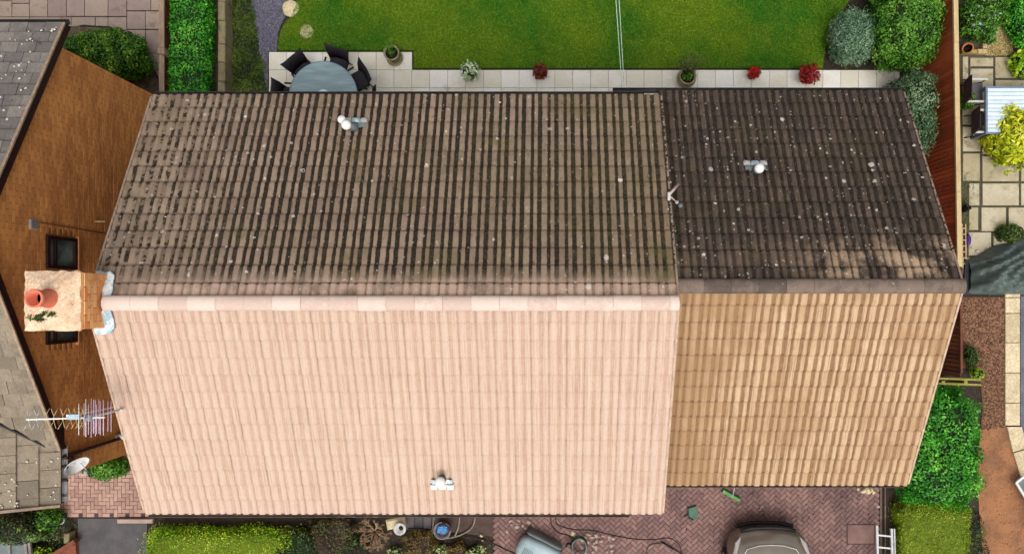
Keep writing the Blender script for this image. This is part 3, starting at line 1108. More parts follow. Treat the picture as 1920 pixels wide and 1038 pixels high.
# --- extension on the right, lower ridge
ext = thing('house_extension', 'right hand house extension with a lower darker roof, nearly black behind and tan in front', 'house', ((XX0 + XX1) / 2, 0, 0))
YXW_R, YXW_F = YXE_R - 0.34, YXE_F + 0.34
sxr = (ZRX - ZXE_R) / (YXE_R - YRX)
sxf = (ZRX - ZXE_F) / (YRX - YXE_F)
wall_body(X1 - 0.05, XX1 - 0.08, YXW_F, YXW_R, 0, [(YXW_R, -0.02), (YXW_R, ZRX - sxr * (YXW_R - YRX) - DK - 0.11), (YRX, ZRX - DK - 0.11), (YXW_F, ZRX - sxf * (YRX - YXW_F) - DK - 0.11), (YXW_F, -0.02)], M_['brick_red'], 'wall', ext)
xroof = roof_deck(XX0 - 0.05, XX1, YRX, ZRX, YXE_R - 0.05, ZXE_R + 0.025, YXE_F + 0.05, ZXE_F + 0.025, 0.10, M_['deck'], 'roof', ext)
ncx = 16
twx = (XX1 - XX0) / ncx
Mr, gr = slope(XX0, ncx, YXE_R, ZXE_R, YRX, ZRX, 13, 1, twx)
Mf, gf = slope(XX0, ncx, YXE_F, ZXE_F, YRX, ZRX, 13, -1, twx)
pieces(xroof, 'roof_tile', tile_vars(gr, M_['tile_rear_dark']), Mr, 150, 'rear_tiles')
pieces(xroof, 'roof_tile', tile_vars(gf, M_['tile_front_tan']), Mf, 150, 'front_tiles')
hv = half_round(L_, 0.125, M_['ridge_dark'], 'ridge_tile')
Ms = []
xr = XX0
while xr < XX1 - 0.1:
    k = min(1.0, (XX1 + 0.01 - xr) / L_)
    Ms.append(Matrix.Translation((xr, YRX, ZRX - 0.035 + random.uniform(-.003, .004))) @ Matrix.Diagonal((k, 1, 1, 1)))
    xr += L_
pieces(xroof, 'ridge_tile', hv, Ms)
verge(XX1 + 0.016, YXE_R, ZXE_R - 0.07, YRX, ZRX - 0.06, M_['verge_rear'], xroof)
verge(XX1 + 0.016, YRX, ZRX - 0.06, YXE_F, ZXE_F - 0.07, M_['verge'], xroof)
gutter(X1 - 0.85, XX1 - 0.02, YXE_R + 0.04, ZXE_R - 0.09, M_['gutter'], xroof, 1)
gutter(XX0 + 0.02, XX1 - 0.02, YXE_F - 0.03, ZXE_F - 0.13, M_['gutter_brown'], xroof, -1)

# moss cushions lodged in the tile channels of both rear slopes
M_['moss_dark'] = pm('moss_dark', C(48, 38, 28), C(60, 52, 28), 1.2, fine=60, var=0.45, rnd=1.0, bump=0.6, bdist=0.01)
mp = MB()
mp.lathe([(0.022, -0.004), (0.018, 0.010), (0.0, 0.016)], (0, 0, 0), 6, wob=0.3)
mpv = variants(mp, 'moss', M_['moss_dark'], 8)


def moss(parent, x0, nc_, tw_, ye, ze, yr, zr, n, seed, dens):
    rg_ = random.Random(seed)
    run = abs(ye - yr)
    th_ = math.atan2(zr - ze, run)
    L_m = math.hypot(run, zr - ze)
    Ms_ = []
    while len(Ms_) < n:
        c_, s_ = rg_.randrange(nc_), rg_.uniform(0.02, 0.86) * L_m
        xx = x0 + (c_ + 1) * tw_ - rg_.choice((0.0, 0.17, 0.005, 0.168)) - rg_.gauss(0, 0.014)
        if rg_.random() > dens(xx, s_ / L_m):
            continue
        B = Matrix.Translation((xx, ye - s_ * math.cos(th_), ze + s_ * math.sin(th_) - 0.055)) @ Matrix.Rotation(math.pi, 4, 'Z') @ Matrix.Rotation(th_, 4, 'X')
        k_ = rg_.uniform(0.5, 1.35)
        Ms_.append(B @ Matrix.Rotation(rg_.uniform(0, 6.28), 4, 'Z') @ Matrix.Diagonal((k_, k_ * rg_.uniform(0.8, 1.8), rg_.uniform(0.8, 1.6), 1)))
    join_inst('moss', mpv, Ms_, [rg_.randrange(8) for _ in Ms_], parent)


moss(roof, X0, nc, tw, YE_R, ZE_R, YR, ZR, 7000, 51, lambda x, f: (0.25 + 0.75 * min(1, max(0, (x + 7) / 3))) * (0.55 + 0.45 * math.sin(x * 1.7 + 5 * f) ** 2))
moss(xroof, XX0, ncx, twx, YXE_R, ZXE_R, YRX, ZRX, 2600, 52, lambda x, f: 0.5 + 0.5 * math.sin(x * 2.1 + 4 * f) ** 2)

def opening(parent, x0, x1, y, z0, z1, face, name, pane_mat, frame_mat):
    m_ = MB()
    a_, b_ = (y - 0.02, y + 0.05) if face > 0 else (y - 0.05, y + 0.02)
    m_.box(x0, a_, z0, x1, b_, z0 + 0.07)
    m_.box(x0, a_, z1 - 0.07, x1, b_, z1)
    for xx in (x0, (x0 + x1) / 2 - 0.035, x1 - 0.07):
        m_.box(xx, a_ + 0.001, z0 + 0.07, xx + 0.07, b_ - 0.001, z1 - 0.07)
    o_ = m_.build(name, frame_mat, parent)
    for xa, xb in ((x0 + 0.07, (x0 + x1) / 2 - 0.035), ((x0 + x1) / 2 + 0.035, x1 - 0.07)):
        MB().box(xa, y - 0.015, z0 + 0.07, xb, y + 0.015, z1 - 0.07).build('pane', pane_mat, o_)


for (xa, xb, za, zb) in ((-6.6, -4.6, 0.9, 2.2), (-6.4, -4.9, 3.2, 4.4), (-0.9, 0.9, 3.2, 4.4), (-1.6, 0.9, 0.1, 2.2)):
    opening(house, xa, xb, YW_R, za, zb, 1, 'window', M_['glass'], M_['white'])
for (xa, xb, za, zb) in ((-6.6, -4.4, 0.8, 2.2), (-6.4, -4.7, 3.2, 4.4), (-0.9, 0.9, 3.2, 4.4)):
    opening(house, xa, xb, YW_F, za, zb, -1, 'window', M_['glass'], M_['white'])
opening(ext, 2.9, 5.9, YXW_F, 0.02, 2.15, -1, 'garage_door', M_['white'], M_['white_grey'])
opening(ext, 3.4, 5.2, YXW_R, 0.9, 2.2, 1, 'window', M_['glass'], M_['white'])

# --- chimney on the left gable
chim = thing('chimney', 'squat orange brick chimney with a crumbling cream mortar top and one clay pot', 'chimney', ((CHX0 + CHX1) / 2, (CHY0 + CHY1) / 2, 0))
ZC = 7.28
MB().box(CHX0 + 0.012, CHY0 + 0.012, -0.02, CHX1 - 0.012, CHY1 - 0.012, ZC).build('stack', M_['mortar'], chim)
stack = chim.children[0]
bm = MB().box(-0.1075, -0.051, -0.0325, 0.1075, 0.051, 0.0325)
bvar = variants(bm, 'brick', M_['brick_orange'], 8)
Ms = []
zc = ZC - 0.04
row = 0
while zc > 6.0:
    for (ax, cst, lo, hi, rot) in (('y', CHX1 - 0.047, CHY0, CHY1, 1), ('y', CHX0 + 0.047, CHY0, CHY1, 1), ('x', CHY0 + 0.047, CHX0, CHX1, 0), ('x', CHY1 - 0.047, CHX0, CHX1, 0)):
        ln = hi - lo
        nb = 4
        st = ln / nb
        offs = 0.0 if (row % 2) else 0.5
        for i in range(nb):
            a = lo + (i + 0.5) * st
            if offs and i == nb - 1:
                pass
            sc = (st - 0.01) / 0.215
            if ax == 'y':
                Ms.append(Matrix.Translation((cst + random.uniform(-.002, .003), a + (0.0 if row % 2 else 0.0), zc)) @ Matrix.Rotation(math.pi / 2, 4, 'Z') @ Matrix.Diagonal((sc * (0.5 if False else 1), 1, 1, 1)))
            elif 0 < i < nb - 1 or True:
                Ms.append(Matrix.Translation((a, cst + random.uniform(-.002, .003), zc)) @ Matrix.Diagonal((sc, 1, 1, 1)))
    zc -= 0.075
    row += 1
# stagger alternate courses on the east face by shifting half a brick (ends stay inside the corner bricks)
Ms2 = []
for M in Ms:
    r_ = round((ZC - 0.04 - M.translation.z) / 0.075)
    if r_ % 2 and abs(M[0][0]) < 0.5:
        M = M.copy()
        M.translation.y += 0.108
        if M.translation.y + 0.1 > CHY1:
            M.translation.y = CHY1 - 0.055
            M = M @ Matrix.Diagonal((0.5, 1, 1, 1))
    Ms2.append(M)
Ms2.sort(key=lambda M: -M.translation.z)
pieces(stack, 'brick', bvar, Ms2)
# flaunching: lumpy mortar top
m = MB()
nx_, ny_ = 14, 14
rows = []
rg = random.Random(3)
for i in range(nx_ + 1):
    rw = []
    for j in range(ny_ + 1):
        u, v = i / nx_, j / ny_
        e = min(u, 1 - u, v, 1 - v)
        x = CHX0 - 0.03 + u * (CHX1 - CHX0 - 0.02)
        y = CHY0 - 0.03 + v * (CHY1 - CHY0 + 0.06)
        rw.append((x + rg.uniform(-.01, .01), y + rg.uniform(-.01, .01), ZC + 0.01 + min(e * 0.5, 0.10) + rg.uniform(-.012, .012)))
    rows.append(rw)
m.grid(rows, sm=False)
bot = [[(p[0], p[1], ZC - 0.03) for p in r] for r in rows]
edge = [rows[i][0] for i in range(nx_ + 1)] + [rows[nx_][j] for j in range(ny_ + 1)] + [rows[i][ny_] for i in range(nx_, -1, -1)] + [rows[0][j] for j in range(ny_, -1, -1)]
eb = [(p[0], p[1], ZC - 0.03) for p in edge]
m.grid([eb, edge], sm=False)
m.build('mortar_cap', M_['mortar_cap'], chim)
pc = W(93, 559, ZC + 0.08)
pot = MB()
pot.lathe([(0.155, 0), (0.15, 0.05), (0.128, 0.10), (0.122, 0.28), (0.14, 0.30), (0.14, 0.35), (0.112, 0.35), (0.105, 0.1)], pc, 24)
pot.build('chimney_pot', M_['terracotta'], chim)
MB().lathe([(0.0, 0.12), (0.104, 0.12)], pc, 20).build('pot_shade', M_['black'], chim)  # black disc painted in for the shade down inside the pot
mv = np.random.default_rng(4)
P = []
for _ in range(500):
    cx_, cy_ = random.choice([(72, 592), (84, 588), (95, 589), (63, 596), (75, 598)])
    p = W(cx_ + mv.normal(0, 4.5), cy_ + mv.normal(0, 2.2), ZC + 0.11)
    P.append(p)
me = leaf_mesh('moss', np.array([list(p) for p in P]) - np.array(wl(chim)), np.tile([0, 0, 1.0], (500, 1)), 0.035, LM['weed'], 0.6, 0.6, mv)
link('moss', me).parent = chim

# lead flashing round the chimney foot, on the roof planes
def roof_z(x, y, up=0.0):
    return (ZR - sl_r * (y - YR) if y > YR else ZR - sl_f * (YR - y)) + up


def flash(poly_px, name='flashing', up=0.03):
    m = MB()
    pts = []
    for px, py in poly_px:
        z = 6.85
        for _ in range(4):
            p = W(px, py, z)
            z = roof_z(p.x, p.y, up)
        pts.append(W(px, py, z + random.uniform(-.008, .008)))
    n = len(pts)
    m.add(pts + [p - Vector((0, 0, 0.02)) for p in pts], [tuple(range(n)), tuple(range(2 * n - 1, n - 1, -1))] + [(i, i + n, (i + 1) % n + n, (i + 1) % n) for i in range(n)])
    if (pts[1] - pts[0]).cross(pts[2] - pts[1]).z < 0:
        m.f = [f[::-1] for f in m.f]
    return m.build(name, M_['lead'], roof)


# four dressed lead pieces: side apron by the ridge, front and rear steps, a mortar-white corner
flash([(176, 612), (196, 611), (207, 612), (211, 618), (206, 625), (190, 627), (178, 626)])
flash([(190, 584), (197, 576), (207, 582), (213, 600), (214, 616), (207, 619), (196, 612), (192, 600)])
flash([(180, 508), (188, 507), (197, 511), (206, 508), (214, 515), (213, 524), (196, 526), (176, 524)])
flash([(190, 524), (212, 522), (211, 545), (206, 556), (192, 556)])

# ------------------------------------------------------------------ left neighbour's house
XG = -9.27                      # gable wall plane
ZNR, YNR = 7.06, 1.09
YN_R, ZN_R = 5.2, 4.97
YN_F, ZN_F = -2.80, 5.09
nb = thing('neighbour_house', 'brown brick house at the left edge with a grey tiled roof and two gable windows', 'house', (-13, 1, 0))
snr = (ZNR - ZN_R) / (YN_R - YNR)
snf = (ZNR - ZN_F) / (YNR - YN_F)
YGF = -2.95
wall = wall_body(-17, XG - 0.012, 0, 0, 0, [(4.77, -0.02), (4.77, ZNR - snr * (4.77 - YNR) - 0.16), (YNR, ZNR - 0.16), (YGF, ZNR - snf * (YNR - YGF) - 0.16), (YGF, -0.02)], M_['mortar'], 'wall', nb)
# bricks of the gable
bm = MB().box(-0.02, -0.1075, -0.0325, 0.012, 0.1075, 0.0325)
bvar = variants(bm, 'brick', M_['brick'], 9)
WIN = [(W(113, 474, 4.93).y - 0.30, W(113, 474, 4.93).y + 0.30, 4.50, 5.33), (-0.82, -0.22, 4.50, 5.33)]
Ms = []
zc, row = 1.0, 0
while zc < 7.0:
    y = YGF
    first = True
    while y < 4.76:
        ln = 0.1125 if (first and row % 2) else 0.225
        first = False
        ln = min(ln, 4.77 - y)
        yc = y + ln / 2
        top = ZNR - (snr * (yc - YNR) if yc > YNR else snf * (YNR - yc)) - 0.2
        if ln > 0.04 and zc < top and not any(a - 0.06 < yc < b + 0.06 and c - 0.02 < zc < d + 0.02 for a, b, c, d in WIN):
            Ms.append(Matrix.Translation((XG - 0.008 + random.uniform(-.002, .002), yc, zc)) @ Matrix.Diagonal((1, (ln - 0.01) / 0.215, 1, 1)))
        y += ln
    zc += 0.075
    row += 1


def vis_px(M):
    p = M.translation
    k = F / (H - p.z)
    return NX + p.x * k, NY - p.y * k


Ms.sort(key=lambda M: (vis_px(M)[0] < 5, -M.translation.z))
pieces(wall, 'brick', bvar, Ms, 300, 'bricks')
# gable windows
for (a, b, c, d) in WIN:
    w_ = MB()
    fx = XG + 0.015
    w_.box(fx - 0.05, a, c, fx + 0.035, b, c + 0.07)
    w_.box(fx - 0.05, a, d - 0.07, fx + 0.035, b, d)
    w_.box(fx - 0.05, a, c + 0.07, fx + 0.035, a + 0.06, d - 0.07)
    w_.box(fx - 0.05, b - 0.06, c + 0.07, fx + 0.035, b, d - 0.07)
    w_.box(fx - 0.05, a + 0.06, d - 0.27, fx + 0.025, b - 0.06, d - 0.22)
    wo = w_.build('window', M_['frame_dark'], nb)
    MB().box(fx - 0.04, a + 0.06, c + 0.07, fx - 0.02, b - 0.06, d - 0.27).build('pane', M_['glass'], wo)
    MB().box(fx - 0.04, a + 0.06, d - 0.22, fx - 0.02, b - 0.06, d - 0.07).build('pane', M_['glass'], wo)
    MB().box(XG - 0.02, a - 0.05, c - 0.05, XG + 0.06, b + 0.05, c - 0.01).build('window_sill', M_['brick'], nb)
# wall vent, overflow pipe, cable, corner downpipe
p = W(61, 421, 5.65)
v = MB().box(XG - 0.01, p.y - 0.09, 5.56, XG + 0.03, p.y + 0.09, 5.74).build('wall_vent', M_['white_grey'], nb)
m = MB()
for k in range(5):
    m.box(XG + 0.03, p.y - 0.075, 5.58 + k * 0.03, XG + 0.042, p.y + 0.075, 5.593 + k * 0.03)
m.build('vent_louvre', M_['gutter_grey'], v)
p = W(178, 415, 3.9)
MB().tube([(XG - 0.02, p.y, 3.9), (XG + 0.20, p.y, 3.88)], 0.016, 8).build('overflow_pipe', M_['wood_pale'], nb)
a, b = W(70, 412, 5.55), W(200, 433, 3.6)
MB().tube([(XG + 0.012, 1.40, 5.50), (XG + 0.012, 1.39, 4.6), (XG + 0.012, 1.37, 3.4)], 0.006, 6).build('wall_cable', M_['frame_dark'], nb)
# roof of the neighbour: flat interlocking tiles
nroof = roof_deck(-17, XG + 0.07, YNR, ZNR, YN_R, ZN_R, YN_F, ZN_F, 0.05, M_['deck'], 'roof', nb, th=0.09)


def flat_tile_vars(w, L, mat, name='roof_tile'):
    m = MB()
    t_ = 0.022
    vs = [(0.004, 0, 0), (w - 0.004, 0, 0), (w - 0.004, 0, t_ + 0.018), (0.004, 0, t_ + 0.018), (0.004, 0.012, t_ + 0.022), (w - 0.004, 0.012, t_ + 0.022), (w - 0.004, L, 0.0), (0.004, L, 0.0)]
    fs = [(0, 1, 2, 3), (3, 2, 5, 4), (4, 5, 6, 7), (0, 3, 4, 7), (1, 6, 5, 2)]
    m.add(vs, fs)
    return variants(m, name, mat, 8)


def flat_slope(x0, x1, ye, ze, yr, zr, gauge, face, w, drop=0.05):
    run = abs(ye - yr)
    L = math.hypot(run, zr - ze)
    th = math.atan2(zr - ze, run)
    rows = max(1, round(L / gauge))
    g_ = L / rows
    Ms = []
    for r in range(rows):
        x = x1 - w - (w / 2 if r % 2 else 0)
        first = True
        while x > x0:
            s_ = r * g_
            y = ye - face * (s_ * math.cos(th) + random.uniform(-.006, .006))
            z = ze + s_ * math.sin(th) - drop
            if face < 0:
                M = Matrix.Translation((x, y, z)) @ Matrix.Rotation(th, 4, 'X')
            else:
                M = Matrix.Translation((x + w, y, z)) @ Matrix.Rotation(math.pi, 4, 'Z') @ Matrix.Rotation(th, 4, 'X')
            M = M @ Matrix.Rotation(random.uniform(-.012, .012), 4, 'Z') @ Matrix.Translation((0, 0, random.uniform(-.004, .006)))
            Ms.append(M)
            x -= w
        if r % 2:
            # half tile at the verge
            s_ = r * g_
            y = ye - face * s_ * math.cos(th)
            z = ze + s_ * math.sin(th) - drop
            if face < 0:
                M = Matrix.Translation((x1 - w / 2, y, z)) @ Matrix.Rotation(th, 4, 'X')
            else:
                M = Matrix.Translation((x1, y, z)) @ Matrix.Rotation(math.pi, 4, 'Z') @ Matrix.Rotation(th, 4, 'X')
            Ms.append(M @ Matrix.Diagonal((0.5, 1, 1, 1)))
    return Ms, g_


XV = XG + 0.09
Ms, g1 = flat_slope(-13.2, XV, YN_R, ZN_R, YNR, ZNR, 0.262, 1, 0.33)
MsA = sorted(Ms, key=lambda M: not (-10 < vis_px(M)[0] < 130))
nvis = sum(1 for M in MsA if -25 < vis_px(M)[0])
pieces(nroof, 'roof_tile', flat_tile_vars(0.33, g1 + 0.07, M_['slate']), MsA, min(nvis, 150), 'rear_tiles')
# front slope, cut where the wing meets it
Ms, g2 = flat_slope(-13.2, XV, YN_F, ZN_F, YNR, ZNR, 0.262, -1, 0.33)
MsB = sorted(Ms, key=lambda M: not (-25 < vis_px(M)[0]))
nvis = sum(1 for M in MsB if -25 < vis_px(M)[0])
pieces(nroof, 'roof_tile', flat_tile_vars(0.33, g2 + 0.07, M_['slate_warm']), MsB, min(nvis, 100), 'front_tiles')
hv = half_round(L_, 0.12, M_['slate'], 'ridge_tile')
pieces(nroof, 'ridge_tile', hv, [Matrix.Translation((XV - L_ * (i + 1), YNR, ZNR)) for i in range(8)])
# bargeboards
for (ya, za, yb, zb) in ((YN_R, ZN_R, YNR, ZNR), (YN_F, ZN_F, YNR, ZNR)):
    m = MB()
    vs = []
    for xx in (XG + 0.055, XG + 0.10):
        vs += [(xx, ya, za - 0.02), (xx, yb, zb - 0.02), (xx, yb, zb - 0.20), (xx, ya, za - 0.20)]
    m.add(vs, [(0, 1, 2, 3), (7, 6, 5, 4), (0, 4, 5, 1), (1, 5, 6, 2), (2, 6, 7, 3), (3, 7, 4, 0)])
    m.build('bargeboard', M_['frame_dark'], nroof)
    m = MB()
    m.bar((XV + 0.012, ya, za + 0.0), (XV + 0.012, yb, zb + 0.0), 0.05, 0.03)
    m.build('verge', M_['wood_grey'], nroof)
gutter(-13.2, XV + 0.03, YN_R + 0.05, ZN_R - 0.09, M_['gutter'], nroof, 1)
# front wing: low gable with its eave towards the gap
XWE, ZWE = XG + 0.02, 4.98       # eave line of the wing
XWR, ZWR = -12.2, 6.4
YWB, YWF = -2.2, -3.84
th = math.atan2(ZWR - ZWE, XWE - XWR)
Lw = math.hypot(XWE - XWR, ZWR - ZWE)
wing = wall_body(-15, XG - 0.03, 0, 0, 0, [(YGF + 0.3, -0.02), (YGF + 0.3, 4.80), (-3.36, 4.80), (-3.36, -0.02)], M_['mortar'], 'wing_wall', nb)
Ms = []
zc, row = 0.4, 0
while zc < 4.75:
    y = -3.36
    k = 0
    for yc, sc in (((-3.255, 1.0), (-3.04, 0.9)) if row % 2 else ((-3.31, 0.45), (-3.15, 1.0), (-2.98, 0.45))):
        Ms.append(Matrix.Translation((XG - 0.022, yc, zc)) @ Matrix.Diagonal((1, sc, 1, 1)))
    zc += 0.075
    row += 1
Ms.sort(key=lambda M: -M.translation.z)
pieces(wing, 'brick', bvar, Ms)
n_ = 6
wr = MB()
sec = [(XWE, ZWE - 0.05), (XWR, ZWR - 0.05), (-15.1, ZWE - 0.05), (-15.1, ZWE - 0.14), (XWR, ZWR - 0.14), (XWE, ZWE - 0.14)]
vs = [(x, YWB, z) for x, z in sec] + [(x, YWF, z) for x, z in sec]
fs = [(0, 1, 4, 5)[::-1], (1, 2, 3, 4)[::-1], (n_ + 5, n_ + 4, n_ + 1, n_)[::-1], (n_ + 4, n_ + 3, n_ + 2, n_ + 1)[::-1]] + [((i + 1) % n_, (i + 1) % n_ + n_, i + n_, i) for i in range(n_)]
wr.add(vs, fs)
wroof = wr.build('wing_roof', M_['deck'], nb)
wt = flat_tile_vars(0.33, 0.41, M_['slate_warm'])
Ms = []
gw = 0.345
for r in range(int(Lw / gw)):
    s_ = r * gw
    x = XWE - s_ * math.cos(th)
    z = ZWE + s_ * math.sin(th) - 0.05
    # valley line: main slope height at this z
    yv = YN_F + (z + 0.02 - ZN_F) / snf
    y = YWF + (0.165 if r % 2 else 0.0)
    if r % 2:
        Ms.append((x, YWF, z, 0.5))
    while y < yv + 0.25:
        Ms.append((x, y, z, 1.0))
        y += 0.33
Mw = []
for (x, y, z, k) in Ms:
    # local +y up the slope = -X world, local x = +Y world
    B = Matrix(((0, -math.cos(th), math.sin(th), x), (1, 0, 0, y), (0, math.sin(th), math.cos(th), z), (0, 0, 0, 1)))
    Mw.append(B @ Matrix.Rotation(random.uniform(-.01, .01), 4, 'Z') @ Matrix.Diagonal((k, 1, 1, 1)) @ Matrix.Translation((0, 0, random.uniform(-.003, .005))))
pieces(wroof, 'roof_tile', wt, Mw)
m = MB()
m.tube([(XWE - 0.02, -2.83, 5.02), (XWE - 0.55, -2.46, 5.25), (XWE - 1.3, -1.94, 5.56)], 0.03, 6)
m.build('valley', M_['gutter'], nroof)
m = MB()
n = 7
rows = []
r = 0.055
for y in (YWF + 0.03, YN_F + 0.05):
    rows.append([(XWE + 0.05 + r * math.cos(math.pi * i / n + math.pi), y, ZWE - 0.07 + r * math.sin(math.pi * i / n + math.pi)) for i in range(n + 1)] +
                [(XWE + 0.05 + (r - 0.009) * math.cos(math.pi * i / n + math.pi), y, ZWE - 0.07 + (r - 0.009) * math.sin(math.pi * i / n + math.pi)) for i in range(n, -1, -1)])
m.grid(rows, closed=True)
gw_ = m.build('gutter', M_['gutter_grey'], wroof)
for y in (-2.98, -3.15, -3.4):
    MB().box(XWE - 0.0, y - 0.02, ZWE - 0.09, XWE + 0.11, y + 0.02, ZWE - 0.05).build('bracket', M_['black'], wroof)
MB().bar((XWE, YWF - 0.02, ZWE - 0.03), (XWR, YWF - 0.02, ZWR - 0.03), 0.05, 0.12).build('verge', M_['verge_rear'], wroof)
MB().tube([(XG + 0.06, YGF - 0.0, 4.9), (XG + 0.06, YGF - 0.0, 0.1)], 0.034, 8).build('downpipe', M_['frame_dark'], nb)
# lichen pats on the neighbour's roofs
lm = MB()
rg = random.Random(9)
for _ in range(150):
    if rg.random() < 0.6:
        x, y = rg.uniform(-10.6, XG), rg.uniform(2.2, 5.1)
        z = ZNR - snr * (y - YNR) - 0.008
        nrm = Vector((0, snr, 1)).normalized()
    else:
        x = rg.uniform(-10.6, XG)
        y = rg.uniform(-3.8, -2.9)
        z = ZWE + (XWE - x) * math.tan(th) - 0.008
        nrm = Vector((math.tan(th), 0, 1)).normalized()
    q = nrm.to_track_quat('Z', 'Y').to_matrix().to_4x4()
    lm.lathe([(rg.uniform(0.012, 0.035), 0.0), (0.008, 0.016)], (x, y, z), 7, M=q, wob=0.3)
lm.build('lichen', M_['lichen'], nb)['kind'] = 'stuff'

# ------------------------------------------------------------------ roof furniture
def roof_vent(label, px, py, face, variant):
    z = 6.0
    roofz = (lambda p: roof_z(p.x, p.y)) if px < 1250 else (lambda p: ZRX - (sxr * (p.y - YRX) if p.y > YRX else sxf * (YRX - p.y)))
    for _ in range(6):
        p = W(px, py, z)
        z = roofz(p)
    p = W(px, py, z)
    sl_ = {1: sl_r if px < 1250 else sxr, -1: sl_f if px < 1250 else sxf}[face]
    t = thing('roof_vent', label, 'vent', p, 'plastic roof vents')
    th_ = math.atan(sl_)
    B = Matrix.Translation(p) @ (Matrix.Rotation(math.pi, 4, 'Z') if face > 0 else Matrix.Identity(4)) @ Matrix.Rotation(th_, 4, 'X')
    # dressed lead slate with lobes over the tile rolls
    m = MB()
    rows = []
    for j in range(3):
        y = -0.04 + j * 0.085
        rw = []
        for i in range(17):
            x = -0.19 + i * 0.38 / 16
            lob = 0.022 * (0.5 + 0.5 * math.cos((x) * 2 * math.pi / 0.149))
            yy = y - (0.045 * (0.5 + 0.5 * math.cos(x * 2 * math.pi / 0.149)) if j == 0 else 0)
            rw.append(B @ Vector((x, yy, 0.0 + lob)))
        rows.append(rw)
    m.grid(rows)
    m.build('flashing', M_['lead_dull'] if variant < 2 else M_['lead'], t, loc=p)
    for sx in (-1, 0, 1):
        if sx == 0 and variant == 2:
            pass
        m = MB()
        w_ = 0.068 if sx else 0.075
        rr = [[B @ Vector((sx * 0.149 + w_ * math.cos(a), dy, 0.012 + 0.036 * math.sin(a))) for a in [math.pi * i / 8 for i in range(9)]] for dy in (-0.085, -0.06, 0.0, 0.035)]
        rr[0] = [B @ Vector((sx * 0.149 + w_ * 0.75 * math.cos(a), -0.092, 0.006 + 0.01 * math.sin(a))) for a in [math.pi * i / 8 for i in range(9)]]
        m.grid(rr)
        m.build('flashing_lobe', M_['white'] if variant == 2 else (M_['white_grey'] if sx else M_['lead']), t, loc=p)
    up = B.to_3x3().inverted() @ Vector((0, 0, 1))
    base = B @ Vector((0.0, 0.13, 0.01))
    tilt = Vector((-0.05 if variant == 0 else 0.0, 0, 0))
    m = MB()
    m.tube([base, base + Vector((0, 0, 0.10)) + tilt, base + Vector((0, 0, 0.2)) + tilt * 2], [0.085, 0.06, 0.055], 14)
    m.build('riser', M_['lead_dull'], t, loc=p)
    m = MB()
    c = base + Vector((0, 0, 0.19)) + tilt * 2
    R_ = 0.098 if variant == 2 else 0.09
    m.lathe([(R_ * 0.95, -0.03), (R_, 0.0), (R_ * 0.93, 0.03), (R_ * 0.7, 0.055), (R_ * 0.35, 0.068), (0.0, 0.072)], c, 20)
    if variant == 0:
        m.lathe([(0.07, -0.03), (0.075, 0.0), (0.06, 0.03), (0.0, 0.045)], c + Vector((-0.10, 0.11, -0.05)), 16)
    m.build('cap', M_['white'], t, loc=p)
    return t


roof_vent('white cowled vent with a tilted double cap on the mossy rear roof slope', 667, 229, 1, 0)
roof_vent('white round capped vent on the dark roof of the extension', 1416, 309, 1, 1)
roof_vent('white vent with bright flashing low on the clean pink front slope', 829, 909, -1, 2)

# snapped aerial bracket lying against the verge
def on_ext(px, py, up=0.05):
    z = 6
    for _ in range(6):
        p = W(px, py, z)
        z = ZRX - (sxr * (p.y - YRX) if p.y > YRX else sxf * (YRX - p.y)) + up
    return W(px, py, z)


p0 = on_ext(1254, 366, 0.36)
t = thing('wall_bracket', 'pale forked bracket of two thin arms sticking out beside the verge of the rear roof', 'bracket', p0)
MB().tube([p0, on_ext(1272, 345, 0.16)], [0.022, 0.026], 8).build('arm', M_['bracket'], t, loc=p0)
MB().tube([p0, on_ext(1268, 378, 0.12)], 0.013, 6).build('arm', M_['bracket'], t, loc=p0)
MB().lathe([(0.0, -0.03), (0.03, -0.02), (0.034, 0.01), (0.0, 0.035)], on_ext(1269, 379, 0.12), 10).build('knob', M_['white_grey'], t, loc=p0)
MB().lathe([(0.0, -0.03), (0.038, -0.02), (0.04, 0.01), (0.0, 0.035)], on_ext(1276, 385, 0.1), 10).build('knob', M_['lead_dull'], t, loc=p0)
MB().box(-0.022, -0.09, -0.03, 0.022, 0.05, 0.03, Matrix.Translation(p0)).build('clamp', M_['white_grey'], t, loc=p0)

# TV aerial on the left gable
ZA = 7.0
pa = W(165, 783, ZA)
t = thing('tv_aerial', 'silver television aerial with a lilac reflector grid on a mast beside the left gable', 'aerial', (pa.x, pa.y, 5.2))
la = wl(t)
a0, a1 = W(50, 786, ZA), W(196, 782, ZA)
MB().bar(a0, a1, 0.022, 0.022).build('boom', M_['white'], t, loc=la)
MB().tube([(pa.x, pa.y, 5.2), (pa.x, pa.y, ZA + 0.1)], 0.019, 8).build('mast', M_['alu'], t, loc=la)
MB().tube([(pa.x, pa.y, 6.16), (X0 + 0.16, pa.y, 6.16)], 0.017, 6).build('wall_bar', M_['white'], t, loc=la)
MB().tube([(pa.x, pa.y, 5.6), (X0 + 0.06, pa.y, 5.6)], 0.012, 6).build('wall_bar', M_['alu'], t, loc=la)
bx = W(132, 780, ZA)
MB().bar(bx + Vector((0, 0, 0.02)), W(214, 763, ZA - 0.55), 0.014, 0.014).build('stay', M_['white_grey'], t, loc=la)
